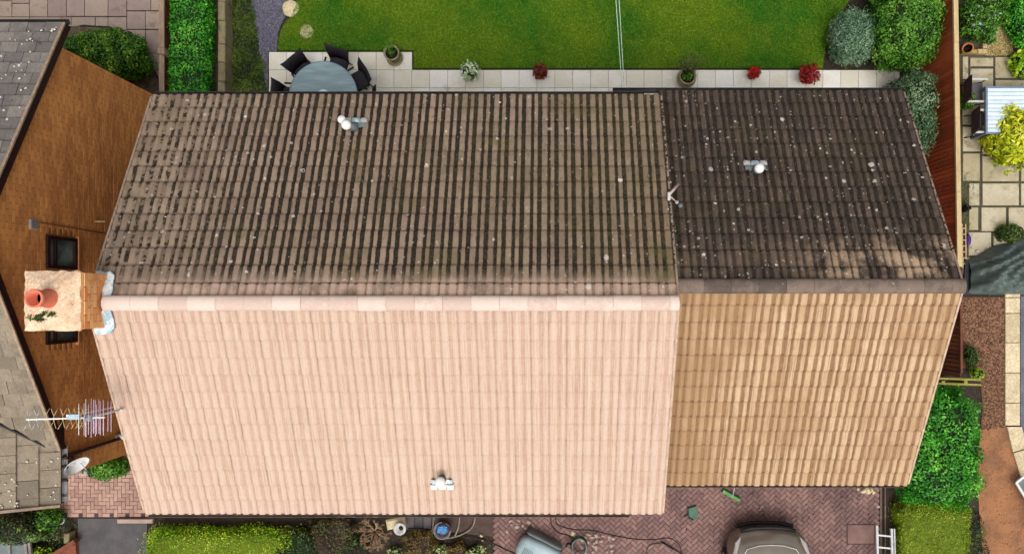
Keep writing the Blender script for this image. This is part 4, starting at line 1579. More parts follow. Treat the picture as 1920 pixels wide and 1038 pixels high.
for i, px in enumerate([54, 69, 85, 101, 118, 133, 143, 151, 158]):
    c = W(px, 785.5 - 0.028 * (px - 50), ZA)
    m = MB()
    m.tube([c + Vector((0, -0.045, 0)), c + Vector((0, 0.045, 0))], 0.009, 5)
    for sy in (-1, 1):
        for dx in (-0.034, 0.022):
            m.tube([c + Vector((0.0, sy * 0.04, 0)), c + Vector((dx * 0.8 + 0.02 * sy, sy * 0.165, 0.05 if dx < 0 else -0.05))], 0.0055, 5)
    m.build('director', M_['alu'] if i < 2 else M_['wood_pale'], t, loc=la)
for px, h_ in ((161, .30), (171, .31), (179, .29), (188, .27), (194, .28)):
    for dz, k in ((0.14, 0.82), (0.0, 1.0), (-0.16, 0.9)):
        c = W(px, 783, ZA) + Vector((dz * -0.15, 0, dz))
        MB().tube([c + Vector((0, -h_ * k, 0)), c + Vector((0, h_ * k, 0))], 0.0058, 6).build('reflector_rod', M_['alu_pink'] if px > 165 else M_['white'], t, loc=la)
MB().box(-0.10, -0.035, -0.02, 0.10, 0.045, 0.05, Matrix.Translation(W(140, 781, ZA))).build('balun_box', M_['lead'], t, loc=la)
MB().box(-0.06, -0.05, -0.05, 0.06, 0.05, 0.03, Matrix.Translation(W(167, 783, ZA))).build('clamp', M_['lead_dull'], t, loc=la)

# satellite dish on the wing wall
pd = W(140, 868, 4.75)
t = thing('satellite_dish', 'white satellite dish on the brick wall of the left house above a small shrub', 'dish', pd)
q = Vector((0.72, -0.66, 0.25)).to_track_quat('Z', 'Y').to_matrix().to_4x4()
MB().lathe([(0.0, 0.0), (0.09, 0.008), (0.17, 0.035), (0.225, 0.07), (0.23, 0.075), (0.225, 0.062), (0.17, 0.022), (0.09, -0.006), (0.0, -0.014)], pd, 28, M=q).build('reflector', M_['white'], t, loc=pd)
e1 = W(165, 889, 4.55)
MB().tube([W(122, 888, 4.6), e1], 0.011, 6).build('arm', M_['white'], t, loc=pd)
MB().tube([W(152, 868, 4.7), W(162, 880, 4.6)], 0.012, 6).build('arm', M_['white_grey'], t, loc=pd)
MB().lathe([(0.0, -0.05), (0.028, -0.04), (0.03, 0.03), (0.0, 0.05)], W(161, 884, 4.55), 12).build('receiver', M_['white_grey'], t, loc=pd)
MB().tube([(XG - 0.02, pd.y + 0.1, 4.6), (XG + 0.05, pd.y + 0.05, 4.62), pd], 0.018, 8).build('wall_mount', M_['gutter_grey'], t, loc=pd)
# security light
ps = W(208, 817, 3.15)
t = thing('security_light', 'small white security light on the brown gable wall near the satellite dish', 'light', (XG + 0.06, ps.y, 3.15))
q = Vector((0.8, -0.3, -0.3)).to_track_quat('Z', 'Y').to_matrix().to_4x4()
MB().lathe([(0.035, -0.06), (0.05, 0.0), (0.085, 0.08), (0.08, 0.10), (0.0, 0.105)], (XG + 0.10, ps.y, 3.15), 14, M=q).build('lamp_head', M_['white'], t)
MB().box(XG - 0.005, ps.y - 0.04, 3.09, XG + 0.05, ps.y + 0.04, 3.2).build('back_plate', M_['white_grey'], t)

# ------------------------------------------------------------------ fences
# left timber fence
tf = thing('fence', 'grey brown timber fence along the left side of the bright green hedge', 'fence', (-9.49, 6, 0))
ZF = 1.0
xf = W(302.5, 60, ZF).x
m = MB().box(xf - 0.06, 4.55, ZF - 0.05, xf + 0.06, 8.2, ZF).build('top_rail', M_['wood_grey'], tf)
me_v = variants(MB().box(-0.011, -0.06, 0, 0.011, 0.06, ZF - 0.06), 'board', M_['fence_dark'], 7)
Ms = []
y = 4.6
while y < 8.2:
    Ms.append(Matrix.Translation((xf + random.uniform(-.008, .008), y, 0)))
    y += 0.125
pieces(tf, 'board', me_v, Ms)
for yy in (W(303, 97, ZF).y, W(303, 240, ZF).y):
    if yy > 4.5:
        pp = MB().box(xf - 0.065, yy - 0.075, 0, xf + 0.105, yy + 0.075, ZF + 0.07, ch=0.015)
        pp.build('post', M_['wood_grey'], tf)

# right fence: feather-edge boards and a pale capping
ZF2 = 1.8
ta = thing('fence', 'red brown close board fence with a pale capping rail right of the shrubs', 'fence', (9.4, 4, 0))
A, B_ = W(1791.5, -60, ZF2), W(1800, 500, ZF2)


def board_fence(t, A, B_, zf, mat, capmat, cap_w, capped=True):
    d = (B_ - A)
    d.z = 0
    L = d.length
    u = d.normalized()
    nrm = Vector((u.y, -u.x, 0))
    ang = math.atan2(u.y, u.x)
    n = int(L / 0.1)
    bm = MB()
    # tapered feather-edge section
    w2 = 0.056
    bm.add([(-w2, -0.008, 0), (w2, -0.008, 0), (w2, 0.016, 0), (-w2, 0.0, 0), (-w2, -0.008, zf - 0.06), (w2, -0.008, zf - 0.06), (w2, 0.016, zf - 0.06), (-w2, 0.0, zf - 0.06)],
           [(3, 2, 1, 0), (4, 5, 6, 7), (0, 1, 5, 4), (1, 2, 6, 5), (2, 3, 7, 6), (3, 0, 4, 7)])
    vs_ = variants(bm, 'board', mat, 8)
    Ms = []
    for i in range(n + 1):
        p = Vector((A.x, A.y, 0)) + u * (i * 0.1 + 0.05)
        Ms.append(Matrix.Translation(p + Vector((0, 0, random.uniform(0, 0.006)))) @ Matrix.Rotation(ang + math.pi, 4, 'Z') @ Matrix.Rotation(random.uniform(-.03, .03), 4, 'Z'))
    pieces(t, 'board', vs_, Ms)
    a, b = Vector((A.x, A.y, zf - 0.03)), Vector((B_.x, B_.y, zf - 0.03))
    nseg = max(1, round(L / 1.83))
    for i in range(nseg):
        s0, s1 = a + (b - a) * (i / nseg), a + (b - a) * ((i + 1) / nseg)
        MB().bar(s0 + u * 0.003, s1 - u * 0.003, cap_w, 0.06).build('capping', capmat, t, rnd=random.random())
    for z in (0.3, 0.95, 1.55):
        if z < zf:
            o_ = Vector((0.05, 0, 0))
            MB().bar(Vector((A.x, A.y, z)) + o_, Vector((B_.x, B_.y, z)) + o_, 0.05, 0.08).build('rail', mat, t)


board_fence(ta, A, B_, ZF2, M_['fence_red'], M_['wood_pale'], 0.105)
tb = thing('fence', 'dark brown close board fence ending beside the gravel path at the front', 'fence', (9.45, -0.7, 0))
board_fence(tb, W(1802, 506, 1.75), W(1803.5, 700, 1.75), 1.75, M_['fence_dark'], M_['wood_grey'] if False else M_['fence_dark'], 0.05)
t = thing('timber_rail', 'pair of mossy green timber rails crossing the end of the dark fence', 'rail', W(1800, 712, 0))
for py, w in ((709.5, 0.05), (719, 0.05)):
    MB().bar(W(1755, py - 1, 0.95), W(1838, py + 2, 0.95), w, 0.09).build('rail', M_['wood_green'], t, loc=wl(t))
for px in (1762, 1804):
    MB().box(-0.04, -0.04, 0, 0.04, 0.04, 1.0, Matrix.Translation(W(px, 715, 0) * 0.955)).build('post', M_['wood_green'], t, loc=wl(t))

# ------------------------------------------------------------------ back garden planting
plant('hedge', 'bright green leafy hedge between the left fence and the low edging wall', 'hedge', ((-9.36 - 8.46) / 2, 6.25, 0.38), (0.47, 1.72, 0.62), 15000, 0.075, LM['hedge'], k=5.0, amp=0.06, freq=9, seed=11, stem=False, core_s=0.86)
rng = np.random.default_rng(21)


def ground_cover(name, label, cat, poly_px, n, size, mat, z=0.03, zr=0.08, seed=1, aspect=0.4, jit=0.8):
    poly = [tuple(W(x, y)[:2]) for x, y in poly_px]
    rg_ = np.random.default_rng(seed)
    xs = [p[0] for p in poly]
    ys = [p[1] for p in poly]
    X = rg_.uniform(min(xs), max(xs), n)
    Y = rg_.uniform(min(ys), max(ys), n)
    cl = np.sin(X * 5.1 + 1.3 * np.sin(Y * 3.7)) * np.sin(Y * 4.3 + np.sin(X * 6.1)) * 0.5 + 0.5
    k = in_poly_np(X, Y, poly) & (rg_.uniform(0, 1, n) < 0.35 + 0.65 * cl)
    X, Y, cl = X[k], Y[k], cl[k]
    P = np.stack([X, Y, z + zr * cl * rg_.uniform(0.2, 1, len(X))], 1)
    me = leaf_mesh(name, P, np.tile([0, 0, 1.0], (len(X), 1)), size, mat, aspect, jit, rg_, cl=cl)
    o = bpy.data.objects.new(name, me)
    COL.objects.link(o)
    return tag(o, label, cat, None, 'stuff')


ground_cover('ground_cover', 'low dark green weeds and grass right of the low edging wall', 'ground cover', [(430, -60), (474, -60), (478, 20), (486, 70), (495, 115), (502, 150), (503, 215), (430, 215)], 16000, 0.06, LM['weed'], 0.0, 0.10, 31)
plant('shrub', 'rounded dark green shrub against the brick gable of the left house', 'shrub', W(214, 112, 0.05) * 1.0 + Vector((0.22, -0.1, 0)), (0.98, 0.62, 1.0), 11000, 0.075, LM['shrub'], k=2.3, amp=0.12, freq=5, seed=12)
plant('shrub', 'pale grey green rounded shrub at the right end of the lawn', 'shrub', (7.50, 6.55, 0), (0.52, 0.66, 1.0), 11000, 0.055, LM['greygreen'], k=2.6, amp=0.06, freq=6, seed=13, core_mat=M_['inner_grey'], aspect=0.4)
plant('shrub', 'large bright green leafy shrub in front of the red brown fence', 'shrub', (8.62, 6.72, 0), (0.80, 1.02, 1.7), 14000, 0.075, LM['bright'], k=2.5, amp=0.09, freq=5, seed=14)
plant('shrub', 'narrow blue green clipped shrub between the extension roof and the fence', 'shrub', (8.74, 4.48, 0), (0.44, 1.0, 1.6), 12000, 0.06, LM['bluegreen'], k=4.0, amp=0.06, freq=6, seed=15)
plant('shrub', 'small yellow green plant between the lawn edge and the pale grey green shrub', 'plant', W(1561, 76, 0), (0.24, 0.34, 0.4), 1500, 0.055, LM['weed'], k=2, amp=0.2, freq=6, seed=16)
plant('shrub', 'dark green foliage clump at the top edge behind the pale shrub', 'shrub', W(1646, -14, 0), (0.5, 0.45, 0.8), 3000, 0.065, LM['shrub'], k=2, amp=0.15, freq=6, seed=17)
ground_cover('leaf_litter', 'scattered dry leaves and weeds on the dark soil at the end of the lawn', 'leaf litter', [(1545, 95), (1690, 95), (1725, 130), (1725, 200), (1690, 200), (1690, 128), (1545, 128)], 700, 0.05, LM['twiggy'], 0.0, 0.02, 32)

# stepping stones
for (px, py, r, lab) in ((545, 16, 0.215, 'larger pale round stepping stone on the slate chippings by the lawn'), (575, 59, 0.18, 'smaller pale round stepping stone set in the lawn corner')):
    p = W(px, py, 0.03)
    m = MB()
    m.lathe([(r, -0.02), (r * 1.0, 0.03), (r * 0.96, 0.045), (r * 0.5, 0.05), (0.0, 0.048)], (p.x, p.y, 0), 26, wob=0.035)
    tag(m.build('stepping_stone', M_['stone_pale'], loc=(p.x, p.y, 0)), lab, 'stepping stone', 'stepping stones')

# washing line
t = thing('washing_line', 'double pale green washing line running over the lawn to the house', 'washing line', (1.6, 3.6, 2.3))
for k, (xa, xb) in enumerate(((1156, 1168), (1162.5, 1172))):
    pth = []
    for i in range(15):
        f = i / 14
        p = W(xa - 4 + (xb + 4 - xa) * f, -40 + 230 * f, 2.3 - 0.10 * math.sin(math.pi * f))
        pth.append(p)
    pth.append(Vector((pth[-1].x, 3.5, 2.3)))
    MB().tube(pth, 0.009, 5).build('cord', M_['cord'], t, loc=wl(t))

# ------------------------------------------------------------------ patio furniture
tc = W(606, 179, 0.74)
tr = 0.835
t = thing('garden_table', 'large round blue grey glass topped table with a white parasol ring', 'table', (tc.x, tc.y, 0.035))
MB().lathe([(0.0, 0.72), (tr * 0.985, 0.72), (tr, 0.73), (tr * 0.995, 0.742), (tr * 0.97, 0.745), (0.0, 0.745)], (tc.x, tc.y, 0), 56).build('tabletop', M_['table_glass'], t)
MB().lathe([(tr * 0.99, 0.71), (tr + 0.014, 0.72), (tr + 0.014, 0.735), (tr * 1.0, 0.738)], (tc.x, tc.y, 0), 56).build('rim', M_['frame_blue'], t)
MB().lathe([(0.09, 0.747), (0.15, 0.747), (0.15, 0.753), (0.09, 0.753)], (tc.x, tc.y, 0), 28).build('ring', M_['slat_white'], t)
MB().lathe([(0.055, 0.75), (0.10, 0.75), (0.10, 0.775), (0.055, 0.775), (0.055, 0.75)], (tc.x, tc.y, 0), 24).build('parasol_ring', M_['white'], t)
for i in range(4):
    a = math.pi / 4 + i * math.pi / 2
    MB().tube([(tc.x + 0.25 * math.cos(a), tc.y + 0.25 * math.sin(a), 0.72), (tc.x + 0.55 * math.cos(a), tc.y + 0.55 * math.sin(a), 0.035)], 0.022, 8).build('leg', M_['rattan'], t)


def make_chair():
    """black woven tub chair facing +X, origin on the ground under the seat"""
    t = thing('garden_chair', 'x', 'chair', (0, 0, 0), 'black woven chairs round the glass table')
    MB().box(-0.24, -0.25, 0.36, 0.26, 0.25, 0.43, ch=0.02).build('seat', M_['rattan'], t)
    m = MB()
    inn, out = [], []
    rows = []
    for i in range(13):
        u = (i - 6) / 6
        lo = Vector((-0.24 + 0.10 * u * u, 0.26 * u, 0.38))
        hi = Vector((-0.37 + 0.05 * u * u - 0.03 * abs(u) ** 4, 0.335 * u, 0.82 + 0.08 * abs(u) ** 3))
        md = lo * 0.4 + hi * 0.6 + Vector((0.03, 0, 0))
        nn = Vector((-0.03, 0.01 * u, 0))
        rows.append([lo, md, hi, hi + nn, md + nn, lo + nn])
    m.grid(rows, closed=True)
    m.add(rows[0], [(0, 1, 4, 5), (1, 2, 3, 4)])
    m.add(rows[-1], [(5, 4, 1, 0), (4, 3, 2, 1)])
    m.build('backrest', M_['rattan'], t)
    for sy in (-1, 1):
        MB().tube([(-0.10, sy * 0.28, 0.66), (0.10, sy * 0.29, 0.63), (0.22, sy * 0.27, 0.60)], 0.026, 7).build('armrest', M_['rattan'], t)
        MB().tube([(0.22, sy * 0.26, 0.60), (0.24, sy * 0.23, 0.0)], 0.018, 7).build('leg', M_['rattan'], t)
        MB().tube([(-0.2, sy * 0.2, 0.40), (-0.26, sy * 0.21, 0.0)], 0.018, 7).build('leg', M_['rattan'], t)
    return t


chair0 = make_chair()
chairs = [(176, 0.98, 'black woven chair at the left of the round glass table, half under the eaves'),
          (130, 0.92, 'black woven chair at the upper left of the round glass table'),
          (72, 0.92, 'black woven chair behind the round glass table nearest the lawn'),
          (30, 0.97, 'black woven chair at the upper right of the round glass table'),
          (-4, 1.04, 'black woven chair at the right of the round glass table beside the roof edge')]
for i, (a, d, lab) in enumerate(chairs):
    o = chair0 if i == 0 else copy_tree(chair0)
    o['label'] = lab
    d -= 0.07
    o.scale = (0.92, 0.92, 0.96)
    o.location = (tc.x + d * math.cos(R(a)), tc.y + d * math.sin(R(a)), 0.035)
    o.rotation_euler = (0, 0, R(a + 180))

# planters along the patio
p = W(741, 110, 0.035)
t = thing('plant_pot', 'ribbed stone coloured pot on a saucer with a small green plant on the patio corner', 'plant pot', p)
MB().lathe([(0.20, 0.0), (0.215, 0.05), (0.20, 0.06), (0.17, 0.03), (0.0, 0.03)], p, 26).build('saucer', M_['pot_stone'], t, loc=p)
MB().lathe([(0.12, 0.03), (0.16, 0.28), (0.195, 0.42), (0.20, 0.46), (0.165, 0.46), (0.155, 0.40), (0.0, 0.40)], p, 26).build('pot', M_['pot_stone'], t, loc=p)
MB().lathe([(0.0, 0.41), (0.152, 0.405)], p, 20).build('compost', M_['compost'], t, loc=p)
plant('x', '', '', p + Vector((-0.02, 0.06, 0.40)), (0.11, 0.13, 0.22), 130, 0.085, LM['bright'], core=False, stem=False, seed=41, parent=t, amp=0.25, shell=0.2, aspect=0.3)


def flower_pot(label, px, py, r, hgt, mat, n, leaf, seed, pot=True, amp=0.15, extra=None, aspect=0.5):
    p = W(px, py, 0.035)
    t = thing('potted_plant', label, 'potted plant', p, 'potted plants along the patio')
    if pot:
        MB().lathe([(r * 0.5, 0.0), (r * 0.72, 0.2), (r * 0.76, 0.24), (r * 0.66, 0.24), (r * 0.6, 0.2), (0, 0.2)], p, 20).build('pot', M_['terracotta_old'] if pot is True else M_[pot], t, loc=p)
    plant('x', '', '', p + Vector((0, 0, 0.12)), (r, r, hgt), n, leaf, mat, seed=seed, parent=t, amp=amp, core=True, core_mat=M_['inner_brown'], core_s=0.6, shell=0.5, freq=6, aspect=aspect)
    if extra:
        extra(t, p)
    return t


flower_pot('bushy plant with white edged pale green leaves on the patio edge', 883, 141, 0.235, 0.42, LM['variegated'], 260, 0.10, 42, pot='black', aspect=0.45)
flower_pot('rusty red brown leafy plant in a pot on the patio edge', 1014, 142, 0.19, 0.40, LM['redbrown'], 520, 0.07, 43)
flower_pot('bright scarlet flowered pot plant with a tuft of green leaves', 1408, 144, 0.15, 0.34, LM['red'], 420, 0.06, 44,
           extra=lambda t, p: plant('x', '', '', p + Vector((0.08, 0.10, 0.05)), (0.14, 0.14, 0.28), 90, 0.09, LM['weed'], seed=46, parent=t, core=False, stem=False, shell=0.3))
flower_pot('dark crimson bushy pot plant, the largest red one on the patio', 1508, 148, 0.25, 0.46, LM['crimson'], 750, 0.075, 45)
p = W(1284, 152, 0.035)
t = thing('plant_pot', 'big weathered bowl shaped pot with a wispy green plant leaning over the lawn', 'plant pot', p)
MB().lathe([(0.13, 0.0), (0.22, 0.12), (0.245, 0.24), (0.215, 0.33), (0.195, 0.36), (0.22, 0.40), (0.22, 0.43), (0.18, 0.43), (0.165, 0.36), (0.0, 0.35)], p, 28).build('pot', M_['pot_stone'], t, loc=p)
MB().lathe([(0.0, 0.38), (0.166, 0.375)], p, 20).build('compost', M_['compost'], t, loc=p)
rg = random.Random(12)
st = MB()
LP, LN = [], []
for i in range(26):
    a = rg.uniform(0.1, 1.0) * math.pi
    d = rg.uniform(0.15, 0.62)
    e = p + Vector((0.05 + d * math.cos(a) * 0.9, 0.1 + d * 0.85 * math.sin(a), 0.40 + rg.uniform(0.25, 0.6)))
    b = p + Vector((rg.uniform(-.08, .08), rg.uniform(-.06, .1), 0.36))
    mid = (b + e) / 2 + Vector((0, 0, 0.16))
    st.tube([b, mid, e], [0.007, 0.005, 0.003], 5)
    for j in range(9):
        f = rg.uniform(0.35, 1)
        q_ = b * (1 - f) ** 2 + mid * 2 * f * (1 - f) + e * f * f
        LP.append(list(q_ + Vector((rg.uniform(-.03, .03), rg.uniform(-.03, .03), 0)) - p))
        LN.append([0, 0, 1])
st.build('stems', M_['bark'], t, loc=p)
fo = link('foliage', leaf_mesh('foliage', np.array(LP), np.array(LN, float), 0.06, LM['weed'], 0.35, 0.5))
fo.parent = t
plant('x', '', '', p + Vector((0, 0.0, 0.32)), (0.15, 0.14, 0.26), 160, 0.07, LM['shrub'], core=False, stem=False, seed=47, parent=t, shell=0.2)

# ------------------------------------------------------------------ right neighbour's garden
rp = MB().prism([tuple(W(x, y)[:2]) for x, y in [(1728, -80), (2150, -80), (2150, 553), (1728, 553)]], -0.06, 0.004).build('neighbour_garden', M_['joint_dark'])
tag(rp, kind='structure')
rr = [(1803, 106, 1815, 150), (1817, 108, 1862, 126), (1817, 128.5, 1862, 166), (1864, 107, 1908, 148), (1910, 107, 1960, 148), (1864, 150, 1925, 190), (1925, 150, 1990, 190), (1803, 152, 1815, 190), (1817, 168, 1862, 205),
      (1803, 192, 1838, 235), (1840, 207, 1900, 250), (1803, 237, 1838, 285), (1840, 252, 1910, 290), (1803, 287, 1837, 340), (1840, 292, 1910, 341), (1912, 252, 1960, 341),
      (1815, 343, 1836, 386), (1840, 343, 1910, 386), (1912, 343, 1980, 386), (1815, 388, 1834, 432), (1838, 388, 1886, 434), (1889, 388, 1950, 434), (1814, 434.5, 1858, 480), (1861, 436, 1915, 482), (1803, 482, 1858, 530), (1861, 484, 1930, 530)]
slab_field(rp, rr, M_['slab_moss'], gap=0.028, z=0.0, ch=0.008)
PEB = [(1847, 104), (1849, 78), (1860, 50), (1880, 20), (1900, 0), (1906, 30), (1898, 60), (1899, 104)]
chips('pebbles', PEB, 0.006, 2600, 0.045, M_['pebble'], 'yellow beige pebbles in the small bed beyond the fence', 'pebbles', 15, 0.55)
for (rc, lab) in (((1800, 95, 1828, 103), 'mossy timber sleeper edging under the clay pot beyond the fence'), ((1829, 94.5, 1846.5, 103), 'pale sawn timber block beside the pebbles'), ((1838, 82, 1846.5, 93.5), 'short pale timber block standing above the other edging block')):
    a, b = W(rc[0], rc[3], 0), W(rc[2], rc[1], 0)
    tag(MB().box(a.x, a.y, 0, b.x, b.y, 0.12, ch=0.012).build('timber_edging', M_['wood_pale'] if rc[0] > 1810 else M_['wood_green'], loc=((a.x + b.x) / 2, (a.y + b.y) / 2, 0)), lab, 'timber edging', 'timber edging by the pebbles')
p = W(1815, 92, 0.22)
t = thing('flower_pot', 'old orange clay flower pot lying on its side beyond the fence', 'flower pot', (p.x, p.y, 0.12))
q = Vector((-0.5, -0.1, 0.75)).to_track_quat('Z', 'Y').to_matrix().to_4x4()
MB().lathe([(0.08, -0.14), (0.115, 0.05), (0.135, 0.06), (0.135, 0.13), (0.11, 0.13), (0.10, 0.02), (0.0, 0.0)], p, 22, M=q).build('pot', M_['terracotta_old'], t)
MB().lathe([(0.0, 0.03), (0.1, 0.03)], p, 18, M=q).build('opening', M_['compost'], t)
plant('shrub', 'dense mixed green plants with pale blue flowers just beyond the top of the fence', 'plant', W(1826, 40, 0), (0.52, 0.66, 0.8), 5200, 0.065, LM['bright'], k=2.2, amp=0.16, freq=6, seed=51, flowers=('flower_blue', 45, 0.07))
plant('shrub', 'dark leafy shrub at the top edge beyond the fence', 'shrub', W(1852, -10, 0), (0.7, 0.4, 0.7), 3600, 0.07, LM['shrub'], amp=0.15, freq=6, seed=52)
plant('shrub', 'bright green plant with a white bloom at the top right corner', 'plant', W(1908, 42, 0), (0.5, 0.72, 0.7), 5000, 0.07, LM['hedge'], amp=0.15, freq=6, seed=53, flowers=('flower_white', 4, 0.09))
plant('shrub', 'yellow green broad leaved plant right of the paving by the pebbles', 'plant', W(1912, 124, 0), (0.38, 0.34, 0.5), 700, 0.12, LM['lime'], amp=0.15, seed=54, aspect=0.6)
plant('shrub', 'large bright yellow leaved bush beside the slatted table', 'bush', W(1876, 268, 0), (0.66, 0.78, 1.0), 4200, 0.135, LM['yellow'], amp=0.14, freq=5, seed=55, aspect=0.34, core_mat=M_['inner_lime'])
plant('shrub', 'small round green bush against the far side of the fence', 'bush', W(1802, 193, 0), (0.2, 0.24, 0.5), 1300, 0.05, LM['bright'], amp=0.06, seed=56)
plant('shrub', 'low green plant behind the folded tarpaulin', 'plant', W(1884, 440, 0), (0.32, 0.22, 0.35), 900, 0.07, LM['weed'], amp=0.2, seed=57)
ground_cover('moss_weed', 'moss and small weeds on the paving along the far side of the fence', 'weeds', [(1801, 320), (1828, 330), (1822, 372), (1812, 420), (1802, 420)], 600, 0.04, LM['weed'], 0.03, 0.03, 33)

# slatted table
ZT = 0.74
a, b = W(1852, 248, ZT), W(1995, 165, ZT)
t = thing('garden_table', 'pale slatted rectangular garden table with a blue grey frame beyond the fence', 'table', ((a.x + b.x) / 2, (a.y + b.y) / 2, 0.035))
for (x0, y0, x1, y1) in ((a.x - 0.05, a.y, a.x, b.y), (b.x, a.y, b.x + 0.05, b.y), (a.x - 0.05, b.y, b.x + 0.05, b.y + 0.04), (a.x - 0.05, a.y - 0.04, b.x + 0.05, a.y)):
    MB().box(x0, y0, ZT - 0.05, x1, y1, ZT + 0.004).build('frame', M_['frame_blue'], t)
ns = 11
st_ = (b.y - a.y) / ns
for i in range(ns):
    MB().box(a.x + 0.002, a.y + i * st_ + 0.006, ZT - 0.03, b.x - 0.002, a.y + (i + 1) * st_ - 0.006, ZT - 0.004).build('slat', M_['slat_white'], t, rnd=random.random())
for x in (a.x + 0.0, b.x):
    for y in (a.y, b.y):
        MB().box(x - 0.03, y - 0.03, 0.035, x + 0.03, y + 0.03, ZT - 0.051).build('leg', M_['frame_blue'], t)


def sling_chair(label, px, py, first=None):
    t = thing('sling_chair', label, 'chair', (0, 0, 0), 'grey sling chairs at the slatted table')
    MB().add([(-0.2, -0.25, 0.40), (0.24, -0.25, 0.44), (0.24, 0.25, 0.44), (-0.2, 0.25, 0.40), (-0.2, -0.25, 0.38), (0.24, -0.25, 0.42), (0.24, 0.25, 0.42), (-0.2, 0.25, 0.38)],
             [(0, 1, 2, 3), (7, 6, 5, 4), (0, 4, 5, 1), (1, 5, 6, 2), (2, 6, 7, 3), (3, 7, 4, 0)]).build('seat', M_['sling'], t)
    MB().add([(-0.2, -0.25, 0.40), (-0.2, 0.25, 0.40), (-0.34, 0.25, 0.98), (-0.34, -0.25, 0.98), (-0.22, -0.25, 0.40), (-0.22, 0.25, 0.40), (-0.36, 0.25, 0.98), (-0.36, -0.25, 0.98)],
             [(0, 1, 2, 3), (7, 6, 5, 4), (0, 3, 7, 4), (1, 5, 6, 2), (2, 6, 7, 3)]).build('backrest', M_['sling'], t)
    for sy in (-1, 1):
        y = sy * 0.275
        MB().bar((-0.27, y, 0.66), (0.24, y, 0.66), 0.05, 0.025).build('armrest', M_['white_grey'], t)
        MB().tube([(-0.36, y, 1.0), (-0.2, y, 0.40), (0.02, y, 0.035)], 0.014, 7).build('leg', M_['black'], t)
        MB().tube([(0.22, y, 0.65), (0.24, y, 0.42), (-0.2, y, 0.035)], 0.014, 7).build('leg', M_['black'], t)
    MB().tube([(-0.36, -0.27, 1.0), (-0.36, 0.27, 1.0)], 0.014, 7).build('top_bar', M_['black'], t)
    return t


s0 = sling_chair('grey sling chair at the top corner of the pale slatted table', 0, 0)
s1 = copy_tree(s0)
s1['label'] = 'grey sling chair nearest the yellow bush at the slatted table'
for o, (px, py) in ((s0, (1827, 173)), (s1, (1842, 230))):
    q_ = W(px, py, 0.5)
    o.location = (q_.x, q_.y, 0.0)

# odds and ends by the fence
p = W(1806, 392, 0.035)
t = thing('flower_pot', 'small black plastic pot tipped against the far side of the fence', 'flower pot', p)
q = Vector((0.4, 0.5, 0.6)).to_track_quat('Z', 'Y').to_matrix().to_4x4()
MB().lathe([(0.06, -0.09), (0.085, 0.08), (0.095, 0.085), (0.09, 0.1), (0.078, 0.09), (0.05, -0.07), (0, -0.07)], p + Vector((0, 0, 0.1)), 18, M=q).build('pot', M_['black'], t)
t = thing('trellis', 'narrow wooden trellis lying along the far side of the fence', 'trellis', W(1807, 462, 0.035))
for px in (1803.5, 1810):
    MB().bar(W(px, 420, 0.06), W(px + 1, 502, 0.06), 0.028, 0.03).build('stile', M_['wood_pale'], t, loc=wl(t))
for k in range(7):
    MB().bar(W(1803, 428 + k * 11, 0.085), W(1811.5, 428 + k * 11, 0.085), 0.025, 0.02).build('rung', M_['wood_pale'], t, loc=wl(t))
p = W(1814, 450, 0.03)
m = MB()
m.lathe([(0.05, 0), (0.075, 0.04), (0.06, 0.09), (0.0, 0.11)], p, 12, wob=0.2, M=Matrix.Diagonal((0.8, 2.2, 1, 1)))
tag(m.build('bag', M_['purple'], loc=p), 'small purple bag beside the wooden trellis beyond the fence', 'bag')
p = W(1832.5, 471, 0.035)
tag(MB().lathe([(0.05, 0), (0.06, 0.02), (0.03, 0.045), (0, 0.05)], p, 10, wob=0.2, M=Matrix.Diagonal((1.1, 0.7, 1, 1))).build('pebble', M_['lichen'], loc=p), 'single white stone on the paving next to the tarpaulin', 'stone')

# tarpaulin draped over a heap
def tarp():
    rows = []
    rg_ = np.random.default_rng(6)
    nx, ny = 46, 30
    poly = [(1812, 484), (1828, 478), (1850, 474), (1876, 462), (1902, 446), (1960, 440), (2010, 450)]
    for j in range(ny + 1):
        v = j / ny
        rw = []
        for i in range(nx + 1):
            u = i / nx
            px = 1812 + u * 150
            top = 486 - 44 * min(1, u * 1.35) ** 0.8 + 2.5 * math.sin(u * 14)
            py = top + v * (552 - top)
            e = min(1, v * 3.2) * min(1, (1 - v) * 4.0) * min(1, u * 5.0 + 0.12)
            h = 0.75 * (e ** 0.7) * (0.7 + 0.3 * math.sin(u * 5 + 1))
            fold = 0.085 * math.sin(px * 0.18 + py * 0.32 + 2 * math.sin(py * 0.09)) + 0.06 * math.sin(px * 0.33 - py * 0.21 + 1.2 * math.sin(px * 0.12)) + 0.012 * rg_.normal()
            z = 0.04 + max(0, h + fold * min(1, e * 2))
            rw.append(W(px, py, 0) + Vector((0, 0, z)))
        rows.append(rw)
    m = MB()
    m.grid(rows[::-1])
    return m


o = tarp().build('tarpaulin', M_['tarp'], loc=W(1880, 500, 0))
tag(o, 'crumpled grey green tarpaulin draped over a heap at the right edge', 'tarpaulin')
o = MB().prism([tuple(W(x, y)[:2]) for x, y in [(1806, 486), (1822, 490), (1850, 520), (1850, 553), (1802, 553)]], 0.0, 0.10).build('plastic_sheet', M_['tarp_black'], loc=W(1820, 520, 0))
tag(o, 'black plastic sheet tucked under the left side of the tarpaulin', 'plastic sheet')

